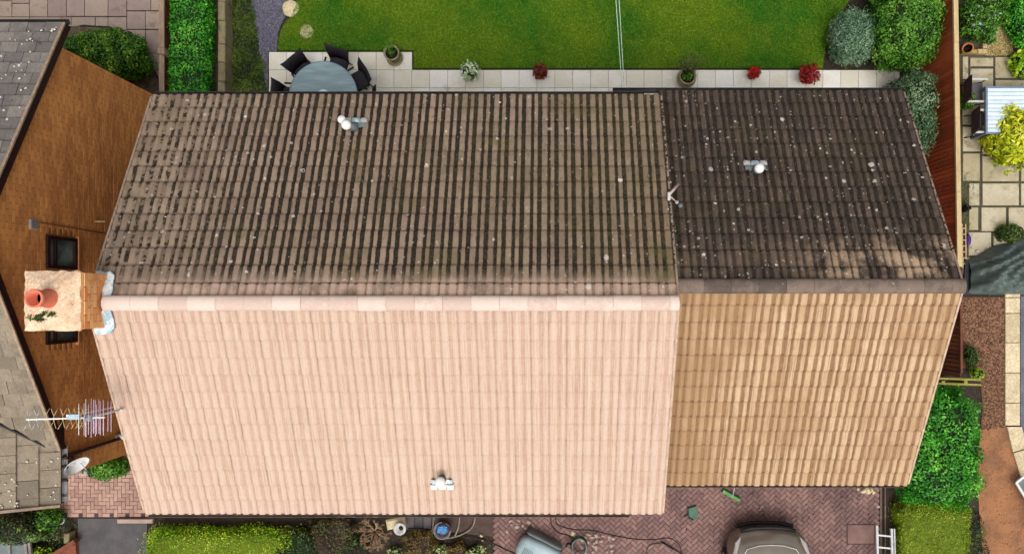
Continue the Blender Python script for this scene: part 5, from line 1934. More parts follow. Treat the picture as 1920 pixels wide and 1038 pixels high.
# ------------------------------------------------------------------ front right: path, edging, hedges
PATH = [(1735, 556), (1886, 556), (1887, 800), (1838, 806), (1843, 765), (1838, 715), (1822, 690), (1735, 690)]
sheet('gravel_path', PATH, 0.0, M_['path_brown'])
chips('bark_chippings', [(1800, 558), (1884, 558), (1885, 800), (1840, 806), (1845, 765), (1840, 715), (1815, 690), (1800, 640)], 0.002, 4200, 0.055, M_['bark_chip'], 'brown bark chippings on the path right of the fence', 'bark chippings', 25, 0.3)
DIRT = [(1838, 804), (1887, 800), (1899, 845), (1916, 900), (1935, 960), (1990, 1120), (1850, 1120), (1836, 960), (1832, 880)]
sheet('dirt_path', DIRT, 0.004, M_['dirt'])
chips('grit', [(1842, 808), (1885, 803), (1898, 850), (1915, 905), (1935, 960), (1950, 1040), (1850, 1040), (1840, 960), (1836, 880)], 0.004, 420, 0.03, M_['pebble_brown'], 'scattered grit and small stones on the bare dirt path', 'grit', 55, 0.4)
ed = thing('kerb', 'row of pale rough stone kerb blocks right of the brown path', 'kerb', W(1898, 700, 0))
for (y0, y1) in ((500, 557), (558, 586.5), (587.5, 641.5), (642.5, 698), (699, 754.5), (755.5, 797)):
    a, b = W(1885.5, y1, 0.06), W(1913, y0, 0.06)
    MB().box(a.x, a.y, -0.02, b.x, b.y, 0.06, ch=0.012).build('kerb_stone', M_['kerb_pale'], ed, rnd=random.random())
for quad in ([(1886, 799), (1913, 799), (1924, 838), (1897, 846)], [(1898, 848), (1925, 840), (1945, 905), (1915, 905)]):
    MB().prism([tuple(W(x, y)[:2]) for x, y in quad], -0.02, 0.06).build('kerb_stone', M_['kerb_pale'], ed, rnd=random.random())
sheet('road', [(1914, 555), (2300, 555), (2300, 1120), (2020, 1120), (1946, 905), (1926, 838), (1914, 797)], -0.006, M_['road'], depth=0.012)
# pale framed panel poking in at the right edge
t = thing('glazed_panel', 'corner of a white framed glass panel at the right edge beside the dirt path', 'panel', W(1935, 915, 0))
c0 = [W(1905, 904, 0.25), W(1919, 893, 0.25), W(1975, 960, 0.5), W(1958, 990, 0.5)]
for i in range(4):
    MB().bar(c0[i], c0[(i + 1) % 4], 0.05, 0.05).build('frame', M_['white'], t, loc=wl(t))
MB().add([p - Vector((0, 0, 0.005)) for p in c0], [(3, 2, 1, 0)]).build('pane', M_['washer_dull'], t, loc=wl(t))

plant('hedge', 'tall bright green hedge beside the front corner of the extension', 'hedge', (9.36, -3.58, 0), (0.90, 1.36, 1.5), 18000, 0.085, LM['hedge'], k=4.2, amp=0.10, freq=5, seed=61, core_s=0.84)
plant('shrub', 'dark mixed ivy growth under the mossy timber rails', 'ivy', (9.25, -2.3, 0), (0.5, 0.45, 0.7), 2600, 0.06, LM['dark'], amp=0.2, seed=62)
plant('shrub', 'small weedy plant at the foot of the dark fence by the path', 'plant', W(1813, 668, 0), (0.16, 0.30, 0.35), 700, 0.05, LM['weed'], amp=0.2, seed=63)
plant('shrub', 'small yellow green weed touching the end of the timber rails', 'plant', W(1822, 698, 0), (0.14, 0.14, 0.4), 300, 0.06, LM['lime'], amp=0.2, seed=64)
# flat clipped hedge at the bottom right
plant('hedge', 'flat topped mossy green clipped hedge at the lower right beside the ladder', 'hedge', (9.60, -6.38, 0), (0.88, 1.25, 0.5), 26000, 0.045, LM['moss'], k=9.0, amp=0.035, freq=8, seed=65, core_mat=M_['inner_lime'], core_s=0.93, shell=0.88, jit=0.75)
ground_cover('ivy', 'dark green ivy along the left edge of the dirt path', 'ivy', [(1818, 950), (1836, 955), (1848, 1010), (1860, 1060), (1825, 1060), (1815, 990)], 1500, 0.06, LM['dark'], 0.0, 0.2, 34)
# dark drainage strip by the drive
sheet('drain_strip', [(1646, 870), (1690, 870), (1690, 1100), (1646, 1100)], 0.004, M_['soil'])
for px, wd, lab in ((1651, 0.05, 'thin dark metal drainage rail along the right edge of the block drive'), (1659, 0.035, 'second thin dark rail beside the drainage strip')):
    tag(MB().bar(W(px, 880, 0.03), W(px, 1100, 0.03), wd, 0.05).build('drain_rail', M_['gutter_brown'], loc=W(px, 990, 0)), lab, 'rail')

# ladder
t = thing('ladder', 'aluminium ladder lying beside the drive at the bottom right', 'ladder', W(1660, 1015, 0))
for px, pz in ((1643.5, 0.42), (1671, 0.42), (1676, 0.42)):
    MB().bar(W(px + (0 if px < 1650 else 0), 984 if px < 1650 else 990, 0.40), W(px + 3, 1100, 0.55), 0.055 if px != 1676 else 0.03, 0.07).build('stile', M_['alu'], t, loc=wl(t))
for py in (1003, 1025.5, 1048, 1070):
    MB().bar(W(1645.5, py - 1, 0.44), W(1670, py + 1.5, 0.44), 0.04, 0.035).build('rung', M_['alu'], t, loc=wl(t))

# ------------------------------------------------------------------ block paving
def herring(poly_px, a_, ang, origin, parent, mat, limit=300, vis=None, rest='blocks', h=0.03, z=0.0):
    poly = [tuple(W(x, y)[:2]) for x, y in poly_px]
    gap = 0.008
    mb = MB().box(-a_ + gap / 2, -a_ / 2 + gap / 2, 0, a_ - gap / 2, a_ / 2 - gap / 2, h, ch=0.005)
    vs_ = variants(mb, 'block', mat, 9)
    R_ = Matrix.Rotation(ang, 4, 'Z')
    Ri = R_.inverted()
    loc = [Ri @ Vector((p[0] - origin[0], p[1] - origin[1], 0)) for p in poly]
    i0, i1 = int(min(p.x for p in loc) / a_) - 3, int(max(p.x for p in loc) / a_) + 3
    j0, j1 = int(min(p.y for p in loc) / a_) - 3, int(max(p.y for p in loc) / a_) + 3
    Ms = []
    for i in range(i0, i1):
        for j in range(j0, j1):
            k = (i - j) % 4
            if k == 0:
                c, rot = Vector(((i + 1) * a_, (j + 0.5) * a_, 0)), 0
            elif k == 3:
                c, rot = Vector(((i + 0.5) * a_, (j + 1) * a_, 0)), math.pi / 2
            else:
                continue
            wpos = R_ @ c + Vector((origin[0], origin[1], 0))
            if inside((wpos.x, wpos.y), poly):
                Ms.append(Matrix.Translation(wpos + Vector((0, 0, z + random.uniform(-.003, .003)))) @ Matrix.Rotation(ang + rot + random.uniform(-.01, .01), 4, 'Z'))
    if vis:
        Ms.sort(key=lambda M: not vis(*vis_px(M)))
    pieces(parent, 'block', vs_, Ms, limit, rest)
    return len(Ms)


LB = [(92, 824), (338, 824), (338, 967), (124, 967), (92, 945)]
lb = MB().prism([tuple(W(x, y)[:2]) for x, y in [(90, 820), (340, 820), (340, 969), (90, 969)]], -0.06, 0.012).build('block_path', M_['joint_drive'])
tag(lb, kind='structure')
herring(LB, 0.1, 0, tuple(W(105, 968)[:2]), lb, M_['block_pink'], vis=lambda x, y: x < 272 and y > 880)
DR = [(930, 826), (1645, 826), (1645, 1050), (930, 1050)]
dr = MB().prism([tuple(W(x, y)[:2]) for x, y in [(755, 830), (1646, 830), (1646, 1200), (960, 1200), (925, 1005), (840, 996), (755, 992)]], -0.06, 0.012).build('driveway', M_['joint_drive'])
tag(dr, kind='structure')
nd = herring(DR, 0.1, R(45), tuple(W(1300, 1000)[:2]), dr, M_['block_drive'], vis=lambda x, y: 1250 < x < 1640 and 912 < y < 985)
# straight concrete path under the bay, left part
PV = []
for i in range(6):
    PV.append((765 + 9.5 * i, 968, 774 + 9.5 * i, 990))
slab_field(dr, [(762 + i * 16, 966, 777 + i * 16, 992) for i in range(4)], M_['asphalt'], gap=0.01, z=0.006, h=0.03, name='path_slab')
# inspection cover
a, b = W(1587, 1019, 0), W(1639, 981, 0)
t = thing('drain_cover', 'square recessed drain cover set in the block drive', 'drain cover', ((a.x + b.x) / 2, (a.y + b.y) / 2, 0.03))
for (x0, y0, x1, y1) in ((a.x, a.y, b.x, a.y + 0.02), (a.x, b.y - 0.02, b.x, b.y), (a.x, a.y + 0.02, a.x + 0.02, b.y - 0.02), (b.x - 0.02, a.y + 0.02, b.x, b.y - 0.02)):
    MB().box(x0, y0, 0.02, x1, y1, 0.045).build('frame', M_['joint_drive'], t)
MB().box(a.x + 0.02, a.y + 0.02, 0.01, b.x - 0.02, b.y - 0.02, 0.036).build('lid', M_['block_drive'], t)

# ------------------------------------------------------------------ front left ground
sheet('asphalt_drive', [(146, 971), (276, 971), (276, 1200), (150, 1200)], 0.004, M_['asphalt'])
a, b = W(224, 978, 0), W(290, 970, 0)
tag(MB().box(a.x, a.y, 0, b.x, b.y, 0.11, ch=0.012).build('door_step', M_['slab_pink'], loc=((a.x + b.x) / 2, (a.y + b.y) / 2, 0)), 'narrow pinkish kerb stone at the top of the dark asphalt drive', 'kerb')
o = plant('shrub', 'small bright green shrub under the satellite dish beside the block path', 'shrub', W(210, 872, 0), (0.48, 0.32, 0.55), 2400, 0.075, LM['bright'], amp=0.2, freq=6, seed=71)
plant('hedge', 'low lime green clipped hedge beside the asphalt drive at the bottom left', 'hedge', (-8.33, -6.88, 0), (2.04, 1.12, 0.5), 30000, 0.045, LM['lime'], k=7, amp=0.05, freq=7, seed=72, core_mat=M_['inner_lime'], core_s=0.92, shell=0.86, jit=0.8)
plant('shrub', 'dark green straggly shrub right of the lime hedge under the front eave', 'shrub', (-6.5, -6.35, 0), (0.75, 0.62, 0.55), 3600, 0.06, LM['dark'], amp=0.2, seed=73)
plant('shrub', 'dull olive shrub between the lime hedge and the bare twiggy bush', 'shrub', (-5.65, -6.2, 0), (0.62, 0.62, 0.45), 2400, 0.055, LM['twiggy'], amp=0.22, seed=74, core_mat=M_['inner_brown'])
plant('shrub', 'dark grey green bush low at the bottom edge left of the twiggy bush', 'shrub', (-6.1, -7.0, 0), (0.6, 0.4, 0.4), 1800, 0.06, LM['weed'], amp=0.2, seed=75)

plant('shrub', 'low dark brown green bush under the eave between the lime hedge and the twiggy bush', 'bush', W(628, 985, 0), (0.55, 0.32, 0.4), 2600, 0.05, LM['twiggy'], amp=0.25, seed=82, core_mat=M_['inner_brown'])
plant('shrub', 'dull green wispy bush at the bottom edge just left of the twiggy bush', 'bush', W(655, 1030, 0), (0.5, 0.4, 0.4), 2400, 0.05, LM['dark'], amp=0.25, seed=83, core_mat=M_['inner_brown'])
# bare twiggy bush
p = W(703, 996, 0)
t = thing('twiggy_bush', 'bare brown twiggy bush under the front eave', 'bush', p)
rg = random.Random(4)


def twigs(m, a, d, L, r, depth):
    e = a + d * L
    mid = (a + e) / 2 + Vector((rg.uniform(-.02, .02), rg.uniform(-.02, .02), 0.01))
    m.tube([a, mid, e], [r, r * 0.85, r * 0.7], 5)
    if depth > 0:
        for _ in range(rg.choice((2, 3, 3))):
            nd_ = (d + Vector((rg.uniform(-.8, .8), rg.uniform(-.8, .8), rg.uniform(-.25, .45)))).normalized()
            twigs(m, e, nd_, L * rg.uniform(0.55, 0.85), r * 0.65, depth - 1)


for i in range(15):
    a = i / 15 * 6.28 + rg.uniform(-.2, .2)
    m = MB()
    twigs(m, p + Vector((0.04 * math.cos(a), 0.04 * math.sin(a), 0)), Vector((math.cos(a) * 0.7, math.sin(a) * 0.7, 0.7)).normalized(), 0.19, 0.017, 3)
    m.build('branch', M_['twig'], t, loc=p)
plant('shrub', 'brownish olive low bush right of the stone bird bath', 'bush', W(790, 1018, 0), (0.42, 0.36, 0.35), 2200, 0.05, LM['olive'], amp=0.2, seed=76, core_mat=M_['inner_brown'])
plant('shrub', 'reddish brown low plant at the bottom edge in the middle of the bed', 'plant', W(800, 1048, 0), (0.32, 0.2, 0.3), 900, 0.05, LM['redbrown'], amp=0.2, seed=77, core_mat=M_['inner_brown'])
plant('shrub', 'pale green rosette plant with cream tips below the blue bucket', 'plant', W(823, 1033, 0), (0.22, 0.22, 0.3), 300, 0.085, LM['pale'], amp=0.2, seed=78)
plant('shrub', 'pale green rosette plant at the bottom edge left of the pressure washer', 'plant', W(893, 1036, 0), (0.24, 0.22, 0.3), 320, 0.085, LM['pale'], amp=0.2, seed=79)
plant('shrub', 'golden brown feathery plant between the two pale green rosettes', 'plant', W(858, 1028, 0), (0.24, 0.25, 0.3), 900, 0.045, LM['olive'], amp=0.15, seed=80, core_mat=M_['inner_brown'])
plant('shrub', 'small pale leaved plant at the bottom edge near the twiggy bush', 'plant', W(742, 1036, 0), (0.2, 0.2, 0.3), 260, 0.075, LM['pale'], amp=0.2, seed=81)
ground_cover('dry_litter', 'dry brown leaf litter on the soil under the front eave', 'leaf litter', [(560, 960), (760, 960), (760, 990), (940, 1005), (960, 1060), (560, 1060)], 2600, 0.05, LM['twiggy'], 0.014, 0.05, 35)

# stone bird bath, sandstone block, bucket with blue cloth, hose
p = W(750, 990, 0.35)
t = thing('bird_bath', 'small pale stone bird bath bowl in the front bed', 'bird bath', (p.x, p.y, 0))
MB().lathe([(0.09, 0), (0.05, 0.06), (0.045, 0.24), (0.10, 0.30), (0.155, 0.36), (0.16, 0.39), (0.115, 0.39), (0.08, 0.345), (0.0, 0.335)], (p.x, p.y, 0), 22).build('bowl', M_['white_grey'], t)
MB().lathe([(0.0, 0.352), (0.06, 0.35)], (p.x + 0.03, p.y + 0.01, 0), 16).build('water', M_['compost'], t)
p = W(745, 976, 0)
tag(MB().box(-0.24, -0.13, 0, 0.24, 0.13, 0.22, Matrix.Translation(p) @ Matrix.Rotation(0.2, 4, 'Z'), ch=0.04).build('stone_block', M_['stone_pale'], loc=p), 'rough sandstone block behind the stone bird bath', 'stone')
p = W(832, 988, 0)
t = thing('bucket', 'grey trug style bucket holding bright blue cloth and water', 'bucket', p)
MB().lathe([(0.16, 0), (0.21, 0.26), (0.225, 0.27), (0.215, 0.28), (0.195, 0.26), (0.165, 0.12), (0.0, 0.12)], p, 26).build('bucket_body', M_['grey_plastic'], t, loc=p)
MB().lathe([(0.0, 0.17), (0.178, 0.168)], p, 22).build('water', M_['grey_plastic'], t, loc=p)
m = MB()
rows = []
rg_ = random.Random(3)
for i in range(9):
    rows.append([p + Vector((-0.13 + 0.24 * i / 8, -0.08 + 0.17 * j / 7, 0.18 + 0.06 * math.sin(i * 1.3 + 0.7 * j) * math.sin(j * 1.1) + rg_.uniform(0, 0.02))) for j in range(8)])
m.grid(rows)
m.build('cloth', M_['blue'], t, loc=p)
MB().tube([p + Vector((0.21 * math.cos(a), 0.21 * math.sin(a), 0.27 + 0.05 * math.sin(a * 2))) for a in [math.pi * i / 10 for i in range(11)]], 0.011, 6).build('handle', M_['black'], t, loc=p)
t = thing('hose', 'beige hose looped round the bucket and curving along the eave', 'hose', W(850, 1000, 0.05))


def bez(pts, n=10):
    """smooth curve through points (Catmull-Rom)"""
    P = [Vector(p) for p in pts]
    P = [P[0]] + P + [P[-1]]
    out = []
    for i in range(1, len(P) - 2):
        for k in range(n):
            u = k / n
            a, b, c, d = P[i - 1], P[i], P[i + 1], P[i + 2]
            out.append(0.5 * ((2 * b) + (c - a) * u + (2 * a - 5 * b + 4 * c - d) * u * u + (3 * b - a - 3 * c + d) * u ** 3))
    out.append(P[-2])
    return out


hz = 0.06
MB().tube(bez([W(818, 950, hz), W(811, 990, hz), W(810, 1003, hz), W(818, 1007, hz), W(836, 1008, hz), W(858, 1004, hz), W(878, 994, hz), W(888, 982, hz), W(891, 965, hz), W(890, 950, hz)]), 0.022, 8).build('loop', M_['hose'], t, loc=wl(t))
MB().tube(bez([W(863, 955, hz + 0.05), W(860, 985, hz + 0.05), W(853, 1004, hz + 0.05)]), 0.022, 8).build('loop', M_['hose'], t, loc=wl(t))


def cable(name, label, pts, r, mat, cat='cable', z=0.045):
    p0 = W(pts[0][0], pts[0][1], 0.03)
    return tag(MB().tube(bez([W(x, y, z) for x, y in pts], 8), r, 6).build(name, mat, loc=p0), label, cat)


cable('cable', 'black cable running from the bird bath past the bed to the pressure washer', [(765, 990), (800, 991), (840, 1002), (880, 1006), (915, 1014), (945, 1028), (975, 1042)], 0.014, M_['black'])
cable('hose_pipe', 'thin dark pressure hose curling across the block drive to the spray lance', [(1045, 958), (1042, 975), (1050, 985), (1075, 992), (1110, 994), (1150, 1003), (1190, 1010), (1225, 1011), (1252, 1008), (1268, 1015), (1277, 1030), (1276, 1060)], 0.012, M_['cable'])
cable('cable', 'dark cable from the eave bending down to the pressure washer reel', [(1036, 958), (1033, 980), (1045, 997), (1065, 1003), (1080, 1012)], 0.014, M_['cable'])
cable('hose_pipe', 'thin loop of dark hose beside the spray lance', [(1241, 1017), (1222, 1020), (1213, 1030), (1214, 1060)], 0.010, M_['cable'])
p = W(1241, 1015, 0.1)
t = thing('spray_lance', 'black pressure washer lance lying on the block drive', 'spray lance', p)
MB().tube([W(1240, 1015, 0.07), W(1262, 1028, 0.07)], 0.022, 8).build('grip', M_['black'], t, loc=p)
MB().tube([W(1262, 1028, 0.07), W(1310, 1056, 0.06)], 0.013, 8).build('tube', M_['cable'], t, loc=p)

# pressure washer
p = W(1013, 1024, 0)
t = thing('pressure_washer', 'pale blue grey pressure washer with a black and white round badge and a hose reel', 'pressure washer', p)
B = Matrix.Translation(p) @ Matrix.Rotation(R(-27), 4, 'Z')
m = MB()
rows = []
for (x, w, z0, z1) in ((-0.56, 0.14, 0.12, 0.30), (-0.52, 0.24, 0.08, 0.40), (-0.42, 0.31, 0.06, 0.47), (0.0, 0.34, 0.06, 0.50), (0.42, 0.32, 0.06, 0.48), (0.56, 0.27, 0.08, 0.42), (0.60, 0.18, 0.12, 0.32)):
    rw = []
    for k in range(16):
        a = 2 * math.pi * k / 16
        cx_, sx_ = math.cos(a), math.sin(a)
        e = 0.55
        yy = w * math.copysign(abs(cx_) ** e, cx_)
        zz = (z0 + z1) / 2 + (z1 - z0) / 2 * math.copysign(abs(sx_) ** e, sx_)
        rw.append(B @ Vector((x, yy - 0.10, zz)))
    rows.append(rw)
m.grid(rows[::-1], closed=True)
m.add(rows[0], [tuple(range(16))])
m.add(rows[-1], [tuple(range(15, -1, -1))])
m.build('casing', M_['washer'], t, loc=p)
m = MB()
rows = []
for (x, w, z1) in ((-0.50, 0.05, 0.30), (-0.44, 0.085, 0.36), (0.40, 0.085, 0.36), (0.47, 0.05, 0.30)):
    rows.append([B @ Vector((x, 0.27 + w * math.cos(a), 0.05 + (z1 - 0.05) * max(0, math.sin(a)))) for a in [math.pi * k / 10 for k in range(11)]])
m.grid(rows[::-1])
m.build('side_panel', M_['washer_dull'], t, loc=p)
for k in range(6):
    MB().box(-0.40 + k * 0.045, -0.34 + 0.02 * k, 0.488, -0.385 + k * 0.045, -0.05, 0.50, B @ Matrix.Rotation(0.0, 4, 'Z')).build('vent_rib', M_['washer_dull'], t, loc=p)
MB().box(-0.08, -0.27, 0.49, 0.16, -0.03, 0.508, B, ch=0.006).build('badge', M_['paint_line'], t, loc=p)
MB().lathe([(0.03, 0.509), (0.075, 0.509), (0.075, 0.514), (0.03, 0.514), (0.03, 0.509)], (0, 0, 0), 22, M=B @ Matrix.Translation((0.035, -0.15, 0))).build('badge_ring', M_['black'], t, loc=p)
pr = W(1086, 1024, 0.2)
for k in range(3):
    MB().tube([pr + Vector((0.20 * math.cos(a) * (1 - 0.05 * k), 0.24 * math.sin(a) * (1 - 0.05 * k), -0.08 + 0.07 * k + 0.02 * math.sin(3 * a + k))) for a in [2 * math.pi * i / 22 for i in range(22)]], 0.018, 7, closed=True).build('hose_coil', M_['green_dark'] if k < 2 else M_['washer_dull'], t, loc=p)
MB().tube([pr + Vector((-0.14, 0.02, -0.1)), pr + Vector((-0.30, 0.10, 0.05)), pr + Vector((-0.34, 0.02, 0.1))], 0.03, 8).build('reel_hub', M_['black'], t, loc=p)

# brush, dustpan, rubble
p = W(1371, 928, 0)
t = thing('broom', 'bright green broom head with a pink handle leaning under the eave', 'broom', p)
B = Matrix.Translation(W(1371, 928, 0.08)) @ Matrix.Rotation(R(-29), 4, 'Z')
MB().box(-0.25, -0.045, -0.0, 0.25, 0.045, 0.05, B, ch=0.018).build('head', M_['green_plastic'], t, loc=p)
MB().box(-0.25, -0.05, -0.07, 0.25, 0.06, -0.004, B).build('bristles', M_['green_dark'], t, loc=p)
MB().tube([B @ Vector((0.03, 0.0, 0.04)), W(1379, 906, 0.45), W(1384, 870, 1.2)], 0.013, 8).build('handle', M_['alu_pink'], t, loc=p)
p = W(1299, 960, 0)
t = thing('dustpan', 'dull green dustpan lying on the block drive', 'dustpan', p)
B = Matrix.Translation(W(1299, 960, 0.035)) @ Matrix.Rotation(R(8), 4, 'Z')
MB().add([B @ Vector(v) for v in [(-0.12, 0.14, 0.005), (0.11, 0.17, 0.005), (0.13, -0.16, 0.005), (-0.01, -0.19, 0.005), (-0.12, -0.10, 0.005), (-0.12, 0.14, 0.02), (0.11, 0.17, 0.02), (0.13, -0.16, 0.02), (-0.01, -0.19, 0.02), (-0.12, -0.10, 0.02)]],
         [(4, 3, 2, 1, 0), (5, 6, 7, 8, 9)] + [(i, (i + 1) % 5, (i + 1) % 5 + 5, i + 5) for i in range(5)]).build('pan', M_['green_dull'], t, loc=p)
MB().tube([B @ Vector(v) for v in [(0.11, 0.17, 0.03), (-0.12, 0.14, 0.045), (-0.125, -0.10, 0.045), (-0.01, -0.19, 0.03)]], 0.016, 7).build('rim', M_['green_dark'], t, loc=p)
MB().tube([B @ Vector(v) for v in [(-0.12, -0.02, 0.03), (-0.19, -0.06, 0.05), (-0.22, -0.08, 0.05)]], 0.02, 8).build('handle', M_['green_dull'], t, loc=p)


def stones(label, spots, size, mat, group, name='stone'):
    for i, (px, py, k) in enumerate(spots):
        p = W(px, py, 0.03)
        m = MB()
        s = size * k
        m.lathe([(s * 0.9, 0), (s, s * 0.35), (s * 0.6, s * 0.8), (0.0, s * 0.9)], p, 9, wob=0.25, M=Matrix.Rotation(random.uniform(0, 6), 4, 'Z') @ Matrix.Diagonal((1, random.uniform(.6, .9), 1, 1)), sm=False)
        o = m.build(name, mat, loc=p, rnd=random.random())
        tag(o, label, 'stone', group)


stones('small cream chunk of rubble on the drive by the extension eave', [(1609, 916, 0.7), (1618, 920, 1.3), (1626, 919, 1.7), (1634, 917, 1.1), (1637, 922, 0.9)], 0.06, M_['stone_pale'], 'cream rubble under the extension eave')
stones('small round white stone beside the drainage strip', [(1647, 949, 1.0)], 0.035, M_['lichen'], None)
stones('pale round stone on the blocks behind the pressure washer', [(1075, 998.5, 1.0)], 0.07, M_['kerb_pale'], None)
rg = random.Random(8)
stones('loose pinkish stone fragment scattered on the blocks round the pressure washer', [(rg.uniform(1085, 1150), rg.uniform(1000, 1037), rg.uniform(0.5, 1.3)) for _ in range(34)] + [(rg.uniform(950, 1000), rg.uniform(972, 996), rg.uniform(0.5, 1.4)) for _ in range(12)], 0.055, M_['slab_pink'], 'pinkish stone fragments by the pressure washer')
stones('larger pale stone in front of the bed near the pressure washer cable', [(902, 1003, 1.0)], 0.05, M_['stone_pale'], None)
stones('smaller pale stone in front of the bed near the pressure washer cable', [(905, 1012, 0.6)], 0.05, M_['stone_pale'], None)

# crumbs on the drive
chips('debris', [(1250, 912), (1640, 912), (1640, 975), (1500, 985), (1330, 985), (1250, 1000)], 0.03, 130, 0.03, M_['black'], 'dark crumbs of moss scattered on the block drive', 'debris', 45, 0.5)

# ------------------------------------------------------------------ bottom left corner
plant('shrub', 'dark brown green bushy shrub at the lower left corner', 'shrub', W(52, 978, 0), (0.95, 0.42, 0.7), 3800, 0.075, LM['dark'], amp=0.2, freq=6, seed=91, core_mat=M_['inner_brown'])
plant('shrub', 'bright edged evergreen shrub touching the corner of the block path', 'shrub', W(105, 968, 0), (0.34, 0.30, 0.55), 1300, 0.08, LM['shrub'], amp=0.2, freq=6, seed=92)
plant('shrub', 'yellow green spiky plant at the bottom edge beside the brick planter', 'plant', W(93, 1034, 0), (0.30, 0.22, 0.4), 420, 0.10, LM['lime'], amp=0.2, seed=93, aspect=0.25)
ground_cover('leaf_cover', 'dark low leaves filling the bed at the lower left', 'ground cover', [(-20, 950), (124, 955), (145, 985), (140, 1000), (100, 1060), (-20, 1060)], 2600, 0.06, LM['dark'], 0.0, 0.2, 36)
p = W(121, 971, 0)
t = thing('flower_pot', 'small pot with a white rim at the edge of the lower left bed', 'flower pot', p)
MB().lathe([(0.07, 0), (0.10, 0.14), (0.11, 0.15), (0.11, 0.17), (0.085, 0.17), (0.08, 0.12), (0, 0.12)], p, 20).build('pot', M_['white_grey'], t, loc=p)
MB().lathe([(0.0, 0.125), (0.08, 0.123)], p, 16).build('compost', M_['compost'], t, loc=p)
# planter of brick with timber edge
t = thing('planter', 'brick paved planter corner with a heavy timber edge at the lower left', 'planter', W(130, 1030, 0))
MB().bar(W(144, 1012, 0.2), W(96, 1042, 0.2), 0.10, 0.2).build('timber_edge', M_['fence_dark'], t, loc=wl(t))
MB().prism([tuple(W(x, y)[:2]) for x, y in [(147, 1016), (152, 1080), (80, 1080), (92, 1048)]], 0.0, 0.12).build('brick_top', M_['brick_red'], t, loc=wl(t))
MB().box(-0.07, -0.13, 0, 0.07, 0.13, 0.25, Matrix.Translation(W(136, 1003, 0)), ch=0.02).build('corner_post', M_['kerb'], t, loc=wl(t))
# cold frame at the corner
t = thing('cold_frame', 'grey framed glazed cold frame in the bottom left corner', 'cold frame', W(20, 1040, 0))
zc = 0.45
for (a, b) in (((-40, 1016), (58, 1013)), ((55, 1013), (62, 1075)), ((18, 1020), (20, 1075)), ((49, 1018), (53, 1075))):
    MB().bar(W(a[0], a[1], zc), W(b[0], b[1], zc), 0.06, 0.06).build('frame', M_['gutter_grey'], t, loc=wl(t))
MB().add([W(-40, 1018, zc - 0.02), W(56, 1015, zc - 0.02), W(60, 1075, zc - 0.02), W(-40, 1075, zc - 0.02)], [(3, 2, 1, 0)]).build('pane', M_['washer_dull'], t, loc=wl(t))
MB().add([W(-40, 1018, 0), W(56, 1015, 0), W(56, 1015, zc - 0.03), W(-40, 1018, zc - 0.03)], [(3, 2, 1, 0), (0, 1, 2, 3)]).build('side', M_['gutter_grey'], t, loc=wl(t))

# ------------------------------------------------------------------ parked car
cx = (1443 - NX) * 17.75 / F
yf = (NY - 989) * 17.9 / F      # front end
t = thing('parked_car', 'taupe metallic car parked on the block drive with its bonnet towards the house', 'car', (cx, yf - 2.15, 0.03))


def car_pt(x, y, z):
    return Vector((cx + x, yf + y, 0.03 + z))


def loft(secs, prof):
    rows = []
    for (y, w, z0, z1, bow) in secs:
        rw = []
        pts = prof(w, z0, z1)
        for (x, z) in pts:
            rw.append(car_pt(x, y - bow * (abs(x) / max(w, .01)) ** 2.2, z))
        rows.append(rw)
    return rows


def body_prof(w, z0, z1):
    half = [(w * 0.86, z0), (w * 0.97, z0 + 0.06), (w, z0 + (z1 - z0) * 0.45), (w * 0.98, z0 + (z1 - z0) * 0.78), (w * 0.91, z1 - 0.035), (w * 0.82, z1), (w * 0.78, z1 + 0.012), (w * 0.4, z1 + 0.035), (0, z1 + 0.042)]
    return half[:-1] + [(0, half[-1][1])] + [(-x, z) for x, z in half[:-1][::-1]]


m = MB()
secs = [(0.0, 0.70, 0.34, 0.50, 0.06), (-0.03, 0.84, 0.24, 0.62, 0.12), (-0.10, 0.93, 0.22, 0.72, 0.17), (-0.25, 0.98, 0.20, 0.80, 0.20), (-0.5, 1.01, 0.20, 0.88, 0.15), (-0.9, 1.02, 0.20, 0.96, 0.06), (-1.25, 1.02, 0.20, 1.0, 0.0), (-2.5, 1.02, 0.20, 1.02, 0), (-3.7, 1.0, 0.20, 1.03, 0), (-4.15, 0.95, 0.25, 1.0, -0.05), (-4.3, 0.8, 0.35, 0.85, -0.1)]
rows = loft(secs, body_prof)
m.grid(rows)
m.add(rows[0], [tuple(range(len(rows[0])))])
m.add(rows[-1], [tuple(range(len(rows[-1]) - 1, -1, -1))])
body = m.build('body', M_['paint'], t)
# bonnet crease and shut line
MB().tube([car_pt(-0.78, -0.72, 0.925), car_pt(-0.6, -0.42, 0.89), car_pt(-0.3, -0.335, 0.885), car_pt(0.0, -0.32, 0.886), car_pt(0.3, -0.335, 0.885), car_pt(0.6, -0.42, 0.89), car_pt(0.78, -0.72, 0.925)], 0.011, 6).build('bonnet_edge', M_['chrome'], t)
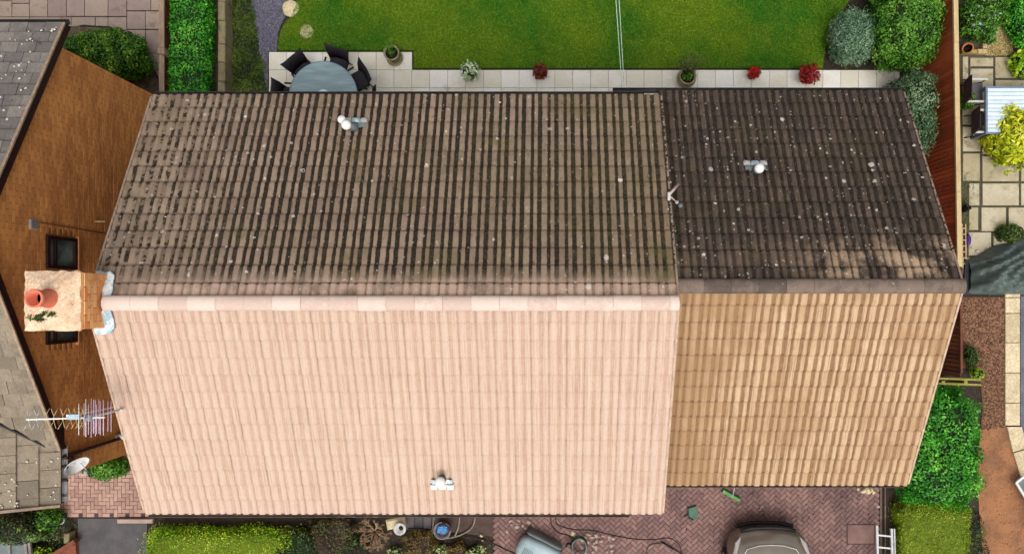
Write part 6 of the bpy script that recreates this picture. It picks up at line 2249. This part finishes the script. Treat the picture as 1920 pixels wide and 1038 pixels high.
# grille and bumper lip
MB().tube([car_pt(-0.68, -0.06, 0.585), car_pt(-0.4, 0.0, 0.585), car_pt(0, 0.018, 0.585), car_pt(0.4, 0.0, 0.585), car_pt(0.68, -0.06, 0.585)], 0.045, 8).build('grille', M_['black'], t)
MB().tube([car_pt(-0.7, -0.02, 0.33), car_pt(-0.35, 0.05, 0.33), car_pt(0, 0.06, 0.33), car_pt(0.35, 0.05, 0.33), car_pt(0.7, -0.02, 0.33)], 0.05, 8).build('bumper_lip', M_['black'], t)
for sx in (-1, 1):
    m = MB()
    m.add([car_pt(sx * 0.72, -0.16, 0.745), car_pt(sx * 0.86, -0.30, 0.785), car_pt(sx * 0.955, -0.62, 0.875), car_pt(sx * 0.87, -0.56, 0.895), car_pt(sx * 0.76, -0.32, 0.835)], [(0, 1, 2, 3, 4) if sx > 0 else (4, 3, 2, 1, 0)])
    vs0 = list(m.v)
    m2 = MB()
    top = [Vector(v) + Vector((0, 0.015, 0.03)) for v in vs0]
    low = [Vector(v) - Vector((0, 0, 0.08)) for v in vs0]
    f = [(0, 1, 2, 3, 4)] + [(i + 5, (i + 1) % 5 + 5, (i + 1) % 5, i) for i in range(5)]
    if sx < 0:
        f = [q_[::-1] for q_ in f]
    m2.add(top + low, f)
    m2.build('headlight', M_['chrome'], t)
    MB().lathe([(0.0, -0.09), (0.07, -0.06), (0.09, 0.0), (0.07, 0.06), (0.0, 0.09)], car_pt(sx * 1.10, -1.62, 1.02), 14, M=Matrix.Diagonal((1.3, 0.7, 0.9, 1))).build('mirror', M_['paint'], t)
    for y in (-0.88, -3.4):
        q = Matrix.Rotation(math.pi / 2, 4, 'Y')
        w_ = MB().lathe([(0.0, -0.10), (0.2, -0.10), (0.32, -0.09), (0.335, 0.0), (0.32, 0.09), (0.2, 0.10), (0.0, 0.10)], car_pt(sx * 0.93, y, 0.335), 24, M=q).build('wheel', M_['tyre'], t)
        MB().lathe([(0.0, 0.12), (0.16, 0.118), (0.2, 0.11)], car_pt(sx * 0.93, y, 0.335), 18, M=Matrix.Rotation(sx * math.pi / 2, 4, 'Y')).build('rim', M_['alu'], w_)


def top_prof(w, z0, z1):
    half = [(w * 1.12, z0), (w * 1.0, z1 - 0.06), (w * 0.9, z1), (w * 0.45, z1 + 0.02), (0, z1 + 0.025)]
    return half[:-1] + [(0, half[-1][1])] + [(-x, z) for x, z in half[:-1][::-1]]


m = MB()
rows = loft([(-1.12, 0.80, 0.98, 1.06, 0.12), (-1.85, 0.72, 1.0, 1.52, 0.08), (-2.6, 0.72, 1.0, 1.58, 0), (-3.5, 0.70, 1.0, 1.55, 0), (-4.1, 0.70, 1.0, 1.1, -0.05)], top_prof)
m.grid(rows)
m.build('glasshouse', M_['glass'], t)
m = MB()
rows = loft([(-1.80, 0.665, 1.525, 1.53, 0.08), (-2.6, 0.67, 1.585, 1.59, 0), (-3.55, 0.65, 1.55, 1.56, 0)], lambda w, z0, z1: [(w, z0), (w * 0.6, z1 + 0.025), (0, z1 + 0.032), (-w * 0.6, z1 + 0.025), (-w, z0)])
m.grid(rows)
m.build('roof', M_['paint'], t)
for sx in (-0.12, 0.38):
    MB().tube([car_pt(sx - 0.35, -1.2, 1.10), car_pt(sx + 0.25, -1.12, 1.08)], 0.010, 6).build('wiper', M_['black'], t)
